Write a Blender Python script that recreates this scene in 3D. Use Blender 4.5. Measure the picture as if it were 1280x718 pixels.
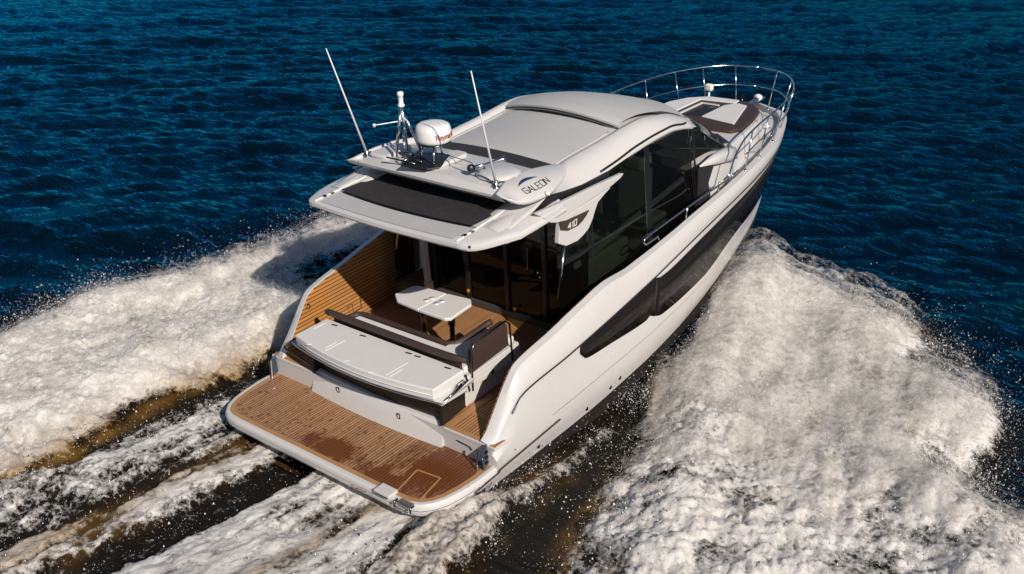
import bpy, bmesh, math, random
import numpy as np
from mathutils import Vector, Matrix
random.seed(7); rng = np.random.default_rng(7)
for o in list(bpy.data.objects): bpy.data.objects.remove(o)
SC = bpy.context.scene
COL = SC.collection
# ------------------------------------------------------------------ camera
cam = bpy.data.cameras.new('camera'); co = bpy.data.objects.new('camera', cam); COL.objects.link(co)
fw = Vector((0.72449659, 0.56528147, -0.39441293)).normalized()
rt = Vector((0.61484584, -0.78864681, -0.00089681)).normalized()
up = rt.cross(fw).normalized()
M = Matrix((rt, up, -fw)).transposed().to_4x4()
M.translation = Vector((-7.37436, -9.19051, 7.81874))
co.matrix_world = M
cam.sensor_width = 36; cam.lens = 36 * 1290.62 / 1280; cam.clip_start = .1; cam.clip_end = 20000
SC.camera = co
# ------------------------------------------------------------------ sky, sun, exposure
to_sun = Vector((-.72, -1.53, 1.06)).normalized()
elev = math.asin(to_sun.z); azim = math.atan2(to_sun.x, to_sun.y)
w = bpy.data.worlds.new('World'); SC.world = w; w.use_nodes = True
nt = w.node_tree; bg = nt.nodes['Background']
sky = nt.nodes.new('ShaderNodeTexSky'); sky.sky_type = 'NISHITA'; sky.sun_disc = False
sky.sun_elevation = elev; sky.sun_rotation = azim; sky.ozone_density = 4.0; sky.air_density = 1.0; sky.dust_density = .3
nt.links.new(sky.outputs[0], bg.inputs[0]); bg.inputs[1].default_value = .058
sl = bpy.data.lights.new('sun', 'SUN'); sl.energy = 4.75; sl.angle = math.radians(.5); sl.color = (1, .915, .81)
so = bpy.data.objects.new('sun', sl); COL.objects.link(so); so.rotation_euler = to_sun.to_track_quat('Z', 'Y').to_euler()
so.location = (0, 0, 30)
SC.view_settings.view_transform = 'Standard'; SC.view_settings.look = 'None'
SC.view_settings.exposure = .10; SC.view_settings.gamma = 1
SC.render.engine = 'CYCLES'
SC.cycles.max_bounces = 8; SC.cycles.transparent_max_bounces = 24; SC.cycles.caustics_reflective = False; SC.cycles.caustics_refractive = False

# ------------------------------------------------------------------ materials
def nmat(name):
    m = bpy.data.materials.new(name); m.use_nodes = True
    return m, m.node_tree, m.node_tree.nodes['Principled BSDF']
def node(t, kind, **kw):
    n = t.nodes.new(kind)
    for k, v in kw.items(): setattr(n, k, v)
    return n
def objco(t): return node(t, 'ShaderNodeTexCoord').outputs['Object']
def noise(t, scale, detail=4, vec=None, rough=.55):
    n = node(t, 'ShaderNodeTexNoise'); n.inputs['Scale'].default_value = scale
    n.inputs['Detail'].default_value = detail; n.inputs['Roughness'].default_value = rough
    t.links.new(vec if vec is not None else objco(t), n.inputs['Vector']); return n.outputs['Fac']
def ramp(t, fac, stops):
    r = node(t, 'ShaderNodeValToRGB'); e = r.color_ramp.elements
    while len(e) > 1: e.remove(e[-1])
    for i, (p, c) in enumerate(stops):
        el = e[0] if i == 0 else e.new(p)
        el.position = p
        if not isinstance(c, (tuple, list)): c = (c, c, c)
        el.color = (*c, 1)
    t.links.new(fac, r.inputs[0]); return r.outputs[0]
def math_(t, op, a, b=None, c=None, clamp=False):
    n = node(t, 'ShaderNodeMath', operation=op); n.use_clamp = clamp
    for i, v in enumerate((a, b, c)):
        if v is None: continue
        if isinstance(v, (int, float)): n.inputs[i].default_value = v
        else: t.links.new(v, n.inputs[i])
    return n.outputs[0]
def mixc(t, fac, a, b):
    n = node(t, 'ShaderNodeMix', data_type='RGBA')
    for i, v in ((0, fac), (6, a), (7, b)):
        if isinstance(v, (int, float)): n.inputs[i].default_value = v
        elif isinstance(v, tuple): n.inputs[i].default_value = (*v, 1)
        else: t.links.new(v, n.inputs[i])
    return n.outputs[2]
def bump(t, h, strength, dist, bs):
    n = node(t, 'ShaderNodeBump'); n.inputs['Strength'].default_value = strength; n.inputs['Distance'].default_value = dist
    t.links.new(h, n.inputs['Height']); t.links.new(n.outputs[0], bs.inputs['Normal']); return n
def simple(name, col, rough=.4, metal=0, coat=0, var=.06, vs=3, bmp=0, bscale=300):
    m, t, b = nmat(name)
    f = noise(t, vs, 5)
    c = mixc(t, f, tuple(x * (1 - var) for x in col), tuple(min(1, x * (1 + var)) for x in col))
    t.links.new(c, b.inputs['Base Color'])
    r = ramp(t, noise(t, vs * 4, 4), [(.3, rough * .85), (.7, min(1, rough * 1.2))])
    t.links.new(r, b.inputs['Roughness'])
    b.inputs['Metallic'].default_value = metal; b.inputs['Coat Weight'].default_value = coat; b.inputs['Coat Roughness'].default_value = .08
    if bmp: bump(t, noise(t, bscale, 2), bmp, .002, b)
    return m
WHITE = simple('gelcoat', (.57, .55, .535), .3, coat=.35, var=.015, vs=.8)
GREYTOP = simple('nonskid_grey', (.43, .425, .42), .6, var=.05, vs=2, bmp=.35, bscale=260)
CUSH = simple('white_vinyl', (.64, .625, .61), .5, var=.04, vs=4, bmp=.15, bscale=40)
BROWN = simple('brown_upholstery', (.045, .027, .022), .55, var=.15, vs=6, bmp=.2, bscale=90)
FABRIC = simple('black_awning_fabric', (.022, .020, .021), .75, var=.12, vs=3, bmp=.5, bscale=400)
BLACK = simple('black_plastic', (.012, .011, .012), .35)
ANTIF = simple('dark_antifouling', (.018, .015, .014), .5, var=.3, vs=2)
STEEL = simple('polished_steel', (.62, .61, .6), .16, metal=1)
DARKST = simple('dark_steel', (.16, .15, .15), .22, metal=1)
RED = simple('red_print', (.30, .045, .02), .45)
NAVY = simple('navy_print', (.01, .035, .09), .35)
SLATE = simple('slate_metal', (.045, .075, .10), .3, metal=.3)
ORANGE = simple('amber_reflector', (.5, .2, .03), .3)
INTER = simple('interior_leather', (.55, .62, .50), .6)
INTDARK = simple('interior_dark_trim', (.05, .045, .042), .6)
LAMPM, t_, b_ = nmat('lamp_white')
t_.links.new(mixc(t_, noise(t_, 20), (.7, .69, .68), (.76, .75, .74)), b_.inputs['Base Color']); b_.inputs['Roughness'].default_value = .3

def glassy(name, base, spec=.5):
    m, t, b = nmat(name)
    t.links.new(mixc(t, noise(t, 2), base, tuple(x * 1.5 for x in base)), b.inputs['Base Color'])
    b.inputs['Roughness'].default_value = .06; b.inputs['Specular IOR Level'].default_value = spec
    return m
HULLGLASS = glassy('hull_glass', (.010, .008, .007), .12)
def tinted(name, tint, base):
    m = bpy.data.materials.new(name); m.use_nodes = True; t = m.node_tree; t.nodes.clear()
    out = node(t, 'ShaderNodeOutputMaterial'); tr = node(t, 'ShaderNodeBsdfTransparent'); tr.inputs[0].default_value = (*tint, 1)
    gl = node(t, 'ShaderNodeBsdfGlossy'); gl.inputs['Roughness'].default_value = .03
    lw = node(t, 'ShaderNodeLayerWeight'); lw.inputs[0].default_value = .5
    sch = math_(t, 'ADD', .045, math_(t, 'MULTIPLY', math_(t, 'POWER', lw.outputs['Facing'], 4.5), .9), clamp=True)
    mx = node(t, 'ShaderNodeMixShader'); t.links.new(sch, mx.inputs[0])
    t.links.new(tr.outputs[0], mx.inputs[1]); t.links.new(gl.outputs[0], mx.inputs[2])
    df = node(t, 'ShaderNodeBsdfDiffuse'); t.links.new(mixc(t, noise(t, 3), base, tuple(x * 1.3 for x in base)), df.inputs[0])
    m2 = node(t, 'ShaderNodeMixShader'); m2.inputs[0].default_value = .3
    t.links.new(mx.outputs[0], m2.inputs[1]); t.links.new(df.outputs[0], m2.inputs[2])
    t.links.new(m2.outputs[0], out.inputs[0]); return m
GLASS = tinted('tinted_glass', (.205, .225, .20), (.006, .0055, .005))
REARGLASS = tinted('dark_door_glass', (.06, .065, .055), (.007, .006, .006))

def teak(name, axis='y', warm=0., wet=False, plank=.048):
    m, t, b = nmat(name)
    oc = objco(t)
    sp = node(t, 'ShaderNodeSeparateXYZ'); t.links.new(oc, sp.inputs[0])
    X, Y, Z = sp.outputs
    ax = {'x': X, 'y': Y, 'z': Z}[axis]; al = {'x': Y, 'y': X, 'z': X}[axis]
    q = math_(t, 'DIVIDE', ax, plank); fr = math_(t, 'FRACT', q); pid = math_(t, 'FLOOR', q)
    line = math_(t, 'LESS_THAN', math_(t, 'ABSOLUTE', math_(t, 'SUBTRACT', fr, .5)), .39)   # 1 on wood, 0 on caulk
    wn = node(t, 'ShaderNodeTexWhiteNoise', noise_dimensions='1D'); t.links.new(pid, wn.inputs['W'])
    cmb = node(t, 'ShaderNodeCombineXYZ')
    t.links.new(math_(t, 'MULTIPLY', al, 2.2), cmb.inputs[0]); t.links.new(math_(t, 'MULTIPLY', ax, 60), cmb.inputs[1])
    t.links.new(math_(t, 'MULTIPLY', pid, 3.7), cmb.inputs[2])
    grain = noise(t, 1.0, 5, cmb.outputs[0], .6)
    c1 = (.25 + .09 * warm, .112 + .023 * warm, .045 - .025 * warm); c2 = (.50 + .06 * warm, .265 - .03 * warm, .118 - .068 * warm)
    g = math_(t, 'ADD', math_(t, 'MULTIPLY', grain, .7), math_(t, 'MULTIPLY', wn.outputs[0], .5))
    wood = mixc(t, g, c1, c2)
    bl = noise(t, 1.3, 4)
    wood = mixc(t, ramp(t, bl, [(.35, 0), (.7, .35)]), wood, (.24, .15, .09))
    rough = .62
    if wet:
        # wet patches where spray has landed: starboard aft corner and a splash at the aft edge
        mp = node(t, 'ShaderNodeMapping'); t.links.new(oc, mp.inputs[0]); mp.inputs['Scale'].default_value = (1, 1, 1)
        mp.inputs['Scale'].default_value = (.55, 1.5, 1); n1 = noise(t, 2.6, 8, mp.outputs[0], .72); n2 = noise(t, 15, 6, None, .7)
        def blob(cx, cy, rx, ry):
            dx = math_(t, 'DIVIDE', math_(t, 'SUBTRACT', X, cx), rx); dy = math_(t, 'DIVIDE', math_(t, 'SUBTRACT', Y, cy), ry)
            return math_(t, 'SUBTRACT', 1, math_(t, 'SQRT', math_(t, 'ADD', math_(t, 'MULTIPLY', dx, dx), math_(t, 'MULTIPLY', dy, dy))))
        bb = math_(t, 'MAXIMUM', blob(.90, -1.62, .85, .95), blob(.45, -.05, .34, .66))
        bb = math_(t, 'MAXIMUM', bb, blob(.36, -1.15, .30, .6))
        v = math_(t, 'ADD', bb, math_(t, 'MULTIPLY', math_(t, 'SUBTRACT', n1, .5), 2.2))
        v = math_(t, 'ADD', v, math_(t, 'MULTIPLY', math_(t, 'SUBTRACT', n2, .5), 1.1))
        wm = ramp(t, v, [(.15, 0), (.50, 1)])
        drops = ramp(t, math_(t, 'ADD', noise(t, 15, 2), math_(t, 'MULTIPLY', math_(t, 'SUBTRACT', .9, X), .04)), [(.62, 0), (.65, .8)])
        wm = math_(t, 'MAXIMUM', wm, drops)
        wood = mixc(t, wm, wood, mixc(t, grain, (.10, .026, .006), (.21, .066, .014)))
        rr = ramp(t, wm, [(0, .6), (1, .22)]); t.links.new(rr, b.inputs['Roughness'])
    else:
        b.inputs['Roughness'].default_value = rough
    col = mixc(t, line, (.03, .022, .018), wood)
    t.links.new(col, b.inputs['Base Color'])
    bump(t, math_(t, 'ADD', math_(t, 'MULTIPLY', line, 1.0), math_(t, 'MULTIPLY', grain, .25)), .5, .003, b)
    return m
TEAKP = teak('teak_platform', 'y', 0, True)
TEAKD = teak('teak_deck', 'y', .3)
TEAKX = teak('teak_cross', 'x', .3)
TEAKW = teak('teak_lining', 'z', 1.0, plank=.06)
TEAKM = simple('teak_margin', (.38, .20, .085), .6, var=.2, vs=8)

# ------------------------------------------------------------------ mesh helpers
ROOT = None
def link(name, me, mats, parent=None, smooth=False, bevel=0, seg=2, sub=0, auto=None):
    if not isinstance(mats, (list, tuple)): mats = [mats]
    for m in mats: me.materials.append(m)
    if smooth:
        me.polygons.foreach_set('use_smooth', [True] * len(me.polygons))
    o = bpy.data.objects.new(name, me); COL.objects.link(o)
    if parent is not None: o.parent = parent
    if bevel:
        md = o.modifiers.new('bevel', 'BEVEL'); md.width = bevel; md.segments = seg; md.limit_method = 'ANGLE'; md.angle_limit = math.radians(32)
        wn = o.modifiers.new('wn', 'WEIGHTED_NORMAL'); wn.keep_sharp = True
        me.polygons.foreach_set('use_smooth', [True] * len(me.polygons))
    if sub:
        md = o.modifiers.new('sub', 'SUBSURF'); md.levels = sub; md.render_levels = sub
    return o
class MB:
    def __init__(s): s.v = []; s.f = []; s.mi = []
    def add(s, vs, fs, mi=0):
        n = len(s.v); s.v += [tuple(float(c) for c in v) for v in vs]
        s.f += [tuple(i + n for i in f) for f in fs]; s.mi += [mi] * len(fs); return s
    def box(s, c, d, mi=0, rot=None):
        vs = [Vector((sx * d[0] / 2, sy * d[1] / 2, sz * d[2] / 2)) for sx in (-1, 1) for sy in (-1, 1) for sz in (-1, 1)]
        if rot is not None: vs = [rot @ v for v in vs]
        vs = [v + Vector(c) for v in vs]
        return s.add(vs, [(0, 1, 3, 2), (4, 6, 7, 5), (0, 4, 5, 1), (2, 3, 7, 6), (0, 2, 6, 4), (1, 5, 7, 3)], mi)
    def prism(s, poly, off, mi=0):
        """closed slab: polygon (3D points) swept by the vector off"""
        n = len(poly); off = Vector(off); a = [Vector(p) for p in poly]
        vs = a + [p + off for p in a]
        fs = [tuple(range(n)), tuple(range(2 * n - 1, n - 1, -1))] + [(i, i + n, (i + 1) % n + n, (i + 1) % n) for i in range(n)]
        return s.add(vs, fs, mi)
    def tube(s, pts, r, k=8, mi=0, cap=True):
        P = [Vector(p) for p in pts]; rs = r if isinstance(r, (list, tuple)) else [r] * len(P)
        vs = []; ref = Vector((0, 0, 1)); prev = None
        for i, p in enumerate(P):
            d = (P[min(i + 1, len(P) - 1)] - P[max(i - 1, 0)]).normalized()
            if prev is None:
                a = d.cross(ref)
                if a.length < .05: a = d.cross(Vector((1, 0, 0)))
            else: a = prev - d * prev.dot(d)
            a.normalize(); prev = a; b = d.cross(a)
            for j in range(k):
                an = 2 * math.pi * j / k; vs.append(p + (a * math.cos(an) + b * math.sin(an)) * rs[i])
        fs = [(i * k + j, i * k + (j + 1) % k, (i + 1) * k + (j + 1) % k, (i + 1) * k + j) for i in range(len(P) - 1) for j in range(k)]
        if cap: fs += [tuple(range(k))[::-1], tuple(range((len(P) - 1) * k, len(P) * k))]
        return s.add(vs, fs, mi)
    def lathe(s, prof, c, k=32, mi=0, axis=None):
        vs = []; fs = []; A = Vector(axis or (0, 0, 1)).normalized()
        q = Vector((0, 0, 1)).rotation_difference(A)
        for r, z in prof:
            for j in range(k):
                an = 2 * math.pi * j / k; vs.append(q @ Vector((r * math.cos(an), r * math.sin(an), z)) + Vector(c))
        for i in range(len(prof) - 1):
            for j in range(k): fs.append((i * k + j, i * k + (j + 1) % k, (i + 1) * k + (j + 1) % k, (i + 1) * k + j))
        fs += [tuple(range(k))[::-1], tuple(range((len(prof) - 1) * k, len(prof) * k))]
        return s.add(vs, fs, mi)
    def grid(s, rows, mi=0, close=False):
        m = len(rows[0]); vs = [p for r in rows for p in r]; n = len(rows)
        fs = []
        for i in range(n - 1):
            for j in range(m - 1 if not close else m):
                k = (j + 1) % m
                f = (i * m + j, i * m + k, (i + 1) * m + k, (i + 1) * m + j)
                fs.append(f)
        return s.add(vs, fs, mi)
    def me(s, name):
        me = bpy.data.meshes.new(name); me.from_pydata(s.v, [], s.f); me.polygons.foreach_set('material_index', s.mi)
        bm = bmesh.new(); bm.from_mesh(me); bmesh.ops.remove_doubles(bm, verts=bm.verts, dist=1e-5)
        bmesh.ops.recalc_face_normals(bm, faces=bm.faces); bm.to_mesh(me); bm.free(); me.update(); return me
    def obj(s, name, mats, parent=None, **kw): return link(name, s.me(name), mats, parent, **kw)
def pchip(xs, ys):
    xs = np.array(xs, float); ys = np.array(ys, float); h = np.diff(xs); d = np.diff(ys) / h
    m = np.zeros(len(xs)); m[0] = d[0]; m[-1] = d[-1]
    for i in range(1, len(xs) - 1):
        if d[i - 1] * d[i] > 0:
            w1 = 2 * h[i] + h[i - 1]; w2 = h[i] + 2 * h[i - 1]; m[i] = (w1 + w2) / (w1 / d[i - 1] + w2 / d[i])
    def f(x):
        x = min(max(x, xs[0]), xs[-1]); i = min(int(np.searchsorted(xs, x, side='right')) - 1, len(xs) - 2); i = max(i, 0)
        t = (x - xs[i]) / h[i]
        return float((2 * t**3 - 3 * t**2 + 1) * ys[i] + (t**3 - 2 * t**2 + t) * h[i] * m[i] + (-2 * t**3 + 3 * t**2) * ys[i + 1] + (t**3 - t**2) * h[i] * m[i + 1])
    return f
def c3(pts, n=40):
    """smooth curve through 3D points (chord length pchip)"""
    P = np.array(pts, float); s = np.concatenate([[0], np.cumsum(np.linalg.norm(np.diff(P, axis=0), axis=1))])
    fs = [pchip(s, P[:, k]) for k in range(3)]
    return [tuple(f(t) for f in fs) for t in np.linspace(0, s[-1], n)]
def flip(pts): return [(p[0], -p[1], p[2]) for p in pts]
def strokes(name, words, origin, ux, uy, h, wd, mat, parent, th=.003, gap=.34):
    """lettering: each glyph a set of polylines in a unit cell, swept as thin bars"""
    ux = Vector(ux).normalized(); uy = Vector(uy).normalized(); nz = ux.cross(uy).normalized(); o = Vector(origin); mb = MB(); x = 0
    for g, wdt in words:
        for pl in g:
            for (a, b) in zip(pl[:-1], pl[1:]):
                A = o + ux * ((x + a[0] * wdt) * h) + uy * (a[1] * h); B = o + ux * ((x + b[0] * wdt) * h) + uy * (b[1] * h)
                d = (B - A).normalized(); s = d.cross(nz).normalized() * (wd / 2); A = A - d * wd * .45; B = B + d * wd * .45
                mb.prism([A + s, B + s, B - s, A - s], nz * th)
        x += wdt + gap
    return mb.obj(name, mat, parent)

# ------------------------------------------------------------------ the yacht
TH = math.radians(3.36)
yacht = bpy.data.objects.new('motor_yacht', None); COL.objects.link(yacht)
yacht.rotation_euler = (0, -TH, 0)
yacht['label'] = 'white motor yacht with black windows and teak decks speeding across the dark blue sea'
yacht['category'] = 'yacht'
Y = yacht
XS = [1.35, 1.6, 2, 3, 4, 5, 6, 7, 8, 9, 10, 11, 12, 12.6, 13]
CV = {  # name: (y list, z list, x at the stem)
 'K': ([0] * 15, [-.42, -.43, -.45, -.48, -.5, -.5, -.5, -.5, -.47, -.4, -.25, .0, .45, .75, .95], 12.45),
 'CI': ([1.86, 1.87, 1.88, 1.9, 1.92, 1.92, 1.87, 1.77, 1.64, 1.48, 1.27, 1.0, .62, .33, 0], [0, 0, .0, .01, .05, .11, .16, .23, .34, .45, .56, .7, .88, .97, 1.02], 12.5),
 'C': ([2.0, 2.0, 2.01, 2.03, 2.05, 2.05, 2.0, 1.9, 1.78, 1.62, 1.42, 1.14, .74, .41, 0], [.02, .02, .02, .03, .07, .14, .2, .27, .38, .5, .6, .75, .92, 1.0, 1.05], 12.56),
 'G': ([2.13, 2.13, 2.13, 2.13, 2.13, 2.12, 2.06, 1.97, 1.83, 1.66, 1.44, 1.17, .78, .45, 0], [.38, .39, .40, .42, .46, .5, .54, .58, .68, .78, .86, .96, 1.08, 1.16, 1.2], 12.72),
 'W': ([2.16, 2.14, 2.13, 2.13, 2.14, 2.13, 2.08, 2.0, 1.88, 1.71, 1.49, 1.22, .84, .51, 0], [.52, .62, .8, 1.08, 1.02, .93, .86, .86, .93, 1.02, 1.04, 1.1, 1.2, 1.27, 1.34], 12.8),
 'B': ([2.08, 2.09, 2.11, 2.14, 2.15, 2.14, 2.09, 2.01, 1.9, 1.77, 1.6, 1.37, 1.02, .68, 0], [.62, .85, 1.2, 1.31, 1.43, 1.55, 1.65, 1.72, 1.75, 1.76, 1.76, 1.75, 1.73, 1.71, 1.7], 12.95),
 'S': ([2.00, 2.0, 2.02, 2.07, 2.09, 2.08, 2.03, 1.95, 1.86, 1.74, 1.6, 1.41, 1.09, .76, 0], [.80, 1.08, 1.5, 1.74, 1.9, 1.92, 1.96, 1.99, 1.99, 1.99, 1.99, 2.0, 2.0, 2.0, 2.01], 13.05),
 'S2': ([1.91, 1.91, 1.93, 1.97, 1.99, 1.99, 1.95, 1.87, 1.77, 1.64, 1.48, 1.28, .96, .64, 0], [.81, 1.1, 1.52, 1.76, 1.92, 1.94, 1.98, 2.01, 2.01, 2.01, 2.01, 2.01, 2.02, 2.02, 2.03], 12.93),
}
CV['CI'] = ([max(0, y - .05) for y in CV['C'][0]], [z - .30 * (1 - .6 * (i > 12)) for i, z in enumerate(CV['C'][1])], 12.5)
CF = {k: (pchip(XS, v[0]), pchip(XS, v[1]), v[2]) for k, v in CV.items()}
_wz = [1.35, 1.45, 1.55, 1.95, 2.02, 2.12, 2.8, 3.4, 4.1, 4.6, 5, 6, 7, 8, 10, 12, 13]
_wv = [.74, .80, .92, 1.44, 1.51, 1.555, 1.69, 1.82, 1.93, 1.905, 1.93, 1.97, 2.0, 2.0, 2.0, 2.01, 2.02]
CF['S'] = (CF['S'][0], pchip(_wz, _wv), CF['S'][2]); CF['S2'] = (CF['S2'][0], pchip(_wz, [v + .018 for v in _wv]), CF['S2'][2])
def cp(k, x, side=1, dy=0, dz=0):
    fy, fz, xe = CF[k]; q = max(0, (x - 10) / 3)
    return (x + (xe - 13) * q * q, side * (fy(x) + dy), fz(x) + dz)
st = list(np.linspace(1.35, 2.15, 24)) + list(np.linspace(2.2, 12, 66)) + list(np.linspace(12.1, 13, 16))
hull = MB()
def mix3(a, b, t, out=0):
    return tuple(a[i] * (1 - t) + b[i] * t + (out if i == 1 else 0) for i in range(3))
for side in (1, -1):
    segs = [('K', 'CI', 1, 1), ('CI', 'C', 1, 1), ('C', 'G', 3, 0), ('G', 'W', 3, 0), ('W', 'B', 3, 0), ('B', 'S', 4, 0), ('S', 'S2', 1, 0)]
    for a, b, n, mi in segs:
        rows = []
        for x in st:
            A, B = cp(a, x, side), cp(b, x, side); row = []
            for j in range(n + 1):
                t = j / n; k = max(0, min(1, (12.9 - x) / 2))
                bulge = {'C': .012, 'B': .03, 'G': .004, 'W': 0}.get(a, 0) * 4 * t * (1 - t) * side * k
                row.append(mix3(A, B, t, bulge))
            rows.append(row)
        hull.grid(rows, mi)
# foredeck / side deck inside the bulwark
def deckz(x): return pchip([4.6, 5.2, 7.6, 8.3, 9.5, 11, 13], [.76, 1.36, 1.42, 1.75, 1.84, 1.9, 1.93])(x)
for side in (1, -1):
    rows = []
    for x in st:
        if x < 4.55: continue
        p = cp('S2', x, side); z = deckz(x)
        y1 = side * max(0, abs(p[1]) - .02)
        rows.append([p, (p[0], y1, min(p[2] - .01, z)), (p[0], y1 * .5, min(p[2] - .01, z + .005)), (p[0], 0, min(p[2] - .01, z + .01))])
    hull.grid(rows, 0)
# inner bulwark aft, bottom transom
for side in (1, -1):
    rows = []
    for x in st:
        if x > 4.62: continue
        p = cp('S2', x, side); rows.append([p, (p[0], p[1] - side * .012, .70)])
    hull.grid(rows, 0)
p = [cp(k, 1.35, 1) for k in ('K', 'CI', 'C', 'G', 'W', 'B', 'S')] + [cp('S2', 1.35, 1), (1.35, 1.98, .7)]
hull.add(p + flip(p[1:])[::-1], [tuple(range(len(p) * 2 - 1))], 0)
hull_o = hull.obj('hull', [WHITE, ANTIF], Y, smooth=True)
md = hull_o.modifiers.new('es', 'EDGE_SPLIT'); md.split_angle = math.radians(24)

# hull side windows, knuckle line, grooves
def band(name, xa, xb, low, top, mat, parent, off=.007, n=70):
    for side in (1, -1):
        mb = MB(); rows = []
        for x in np.linspace(xa, xb, n):
            A, B = Vector(low(x, side)), Vector(top(x, side))
            rows.append([A + Vector((0, side * off, 0)), A * .5 + B * .5 + Vector((0, side * off, 0)), B + Vector((0, side * off, 0))])
        mb.grid(rows)
        o = mb.obj(name, mat, parent, smooth=True)
        md = o.modifiers.new('sol', 'SOLIDIFY'); md.thickness = .02; md.offset = -1 if side < 0 else 1
        if side < 0: sol_fix(o)
def sol_fix(o): o.modifiers['sol'].offset = 0
wl_z = pchip([3.25, 3.42, 4.0, 5.0, 5.09, 5.22, 5.5, 6.0, 7.0, 7.6, 8.0, 8.8, 9.5, 10.5, 11.3, 12.3], [1.20, 1.06, 1.02, .955, .99, .93, .84, .825, .85, .93, 1.0, 1.06, 1.05, 1.06, 1.12, 1.36])
wt_f = pchip([3.2, 5.2, 5.42, 5.9, 7, 9, 11, 12.3], [.008, .008, .09, .13, .12, .11, .08, .05])
def hside(x, z, side):
    """point on the topside at height z"""
    q = [cp(k, x, side) for k in ('C', 'G', 'W', 'B', 'S')]
    for a, b in zip(q[:-1], q[1:]):
        if z <= b[2]:
            t = (z - a[2]) / (b[2] - a[2]); return mix3(a, b, max(0, t))
    return q[-1]
def low(x, s): return hside(x, wl_z(x), s)
def top(x, s):
    p = cp('B', x, s); return hside(x, max(p[2] - wt_f(x), wl_z(x) + .01), s)
band('hull_window', 3.25, 5.28, low, top, HULLGLASS, Y)
band('hull_window', 5.30, 12.25, low, top, HULLGLASS, Y)
for side in (1, -1):
    MB().tube([cp('B', x, side, .012) for x in np.linspace(1.8, 12.9, 90)], .011, 6).obj('knuckle_line', BLACK, Y, smooth=True)
    MB().tube([hside(x, CF['G'][1](x) + .14, side)[:1] + (hside(x, CF['G'][1](x) + .14, side)[1] + side * .002,) + hside(x, CF['G'][1](x) + .14, side)[2:] for x in np.linspace(2.6, 7.2, 40)], .004, 5).obj('hull_groove', BROWN, Y)
    for x, z in ((5.5, 1.78), (5.62, 1.80), (2.35, 1.45), (4.6, 1.78), (8.3, 1.85)):
        p = Vector(hside(x, z, side)); MB().lathe([(.001, -.01), (.026, -.01), (.026, .012), (.015, .016)], p, 12, axis=(0, side, .5)).obj('drain_fitting', DARKST, Y, smooth=True)
    for x, z in ((4.35, .26), (4.1, .22), (3.5, .16), (2.35, .16)):
        p = Vector(hside(x, z, side)); MB().lathe([(.012, .02), (.03, .02), (.036, 0), (.036, -.02)], p, 14, axis=(0, side, .1)).obj('hull_outlet', DARKST, Y, smooth=True)

# swim platform
def outline(off, z):
    base = [(1.36, 2.08), (1.02, 2.08), (.75, 2.05), (.52, 2.0), (.37, 1.93), (.265, 1.83), (.21, 1.70), (.2, 1.5), (.2, .5)]
    c = Vector((1.36, 0, 0)); pts = []
    P = [Vector((x, y, 0)) for x, y in base]
    for i, p in enumerate(P):
        d = (P[min(i + 1, len(P) - 1)] - P[max(i - 1, 0)]); nrm = Vector((d.y, -d.x, 0)).normalized()
        nrm = -nrm if nrm.dot(p - Vector((1.2, 0, 0))) < 0 else nrm
        if i == 0: nrm = Vector((0, 1, 0))
        q = p + nrm * off; pts.append((q.x, q.y, z))
    return pts + flip(pts)[::-1]
pl = MB()
rings = [(-.02, .405), (.0, .405), (.0, .428), (.045, .425), (.062, .41), (.072, .38), (.072, .342), (.062, .338), (.062, .328), (.070, .322), (.066, .275), (.04, .24), (-.16, .17)]
pl.grid([outline(o, z) for o, z in rings])
e = outline(-.02, .405); pl.add(e, [tuple(range(len(e)))])
e = outline(-.16, .17); pl.add(e, [tuple(range(len(e)))])
plat = pl.obj('swim_platform', WHITE, Y, smooth=True); plat.modifiers.new('es', 'EDGE_SPLIT').split_angle = math.radians(35)
MB().prism([(.75, 1.7, -.42), (.75, -1.7, -.42), (1.36, -1.95, -.42), (1.36, 1.95, -.42)], (0, 0, .6)).obj('stern_underbody', ANTIF, Y)
tk = MB(); tk.prism(outline(-.07, .409), (0, 0, .010)); tk.obj('teak_panel', TEAKP, plat)
mg = MB(); mg.grid([outline(-.072, .4235), outline(-.004, .4235), outline(-.004, .41)]); mg.obj('teak_margin', TEAKM, plat)
MB().tube([Vector(p) for p in outline(.064, .333)[1:-1]], .006, 6).obj('rubbing_strip', BROWN, plat, smooth=True)
for a, b in (((.74, -1.34), (.78, -1.70)), ((.78, -1.70), (.26, -1.80)), ((.74, -1.34), (.24, -1.44)), ((.24, .92), (1.26, 1.2))):
    a = Vector((*a, .424)); b = Vector((*b, .424)); d = (b - a).normalized(); s = Vector((-d.y, d.x, 0)) * (.011 if b.y < 0 else .004)
    MB().prism([a + s, b + s, b - s, a - s], (0, 0, .004)).obj('hatch_border', TEAKM, plat)
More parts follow.
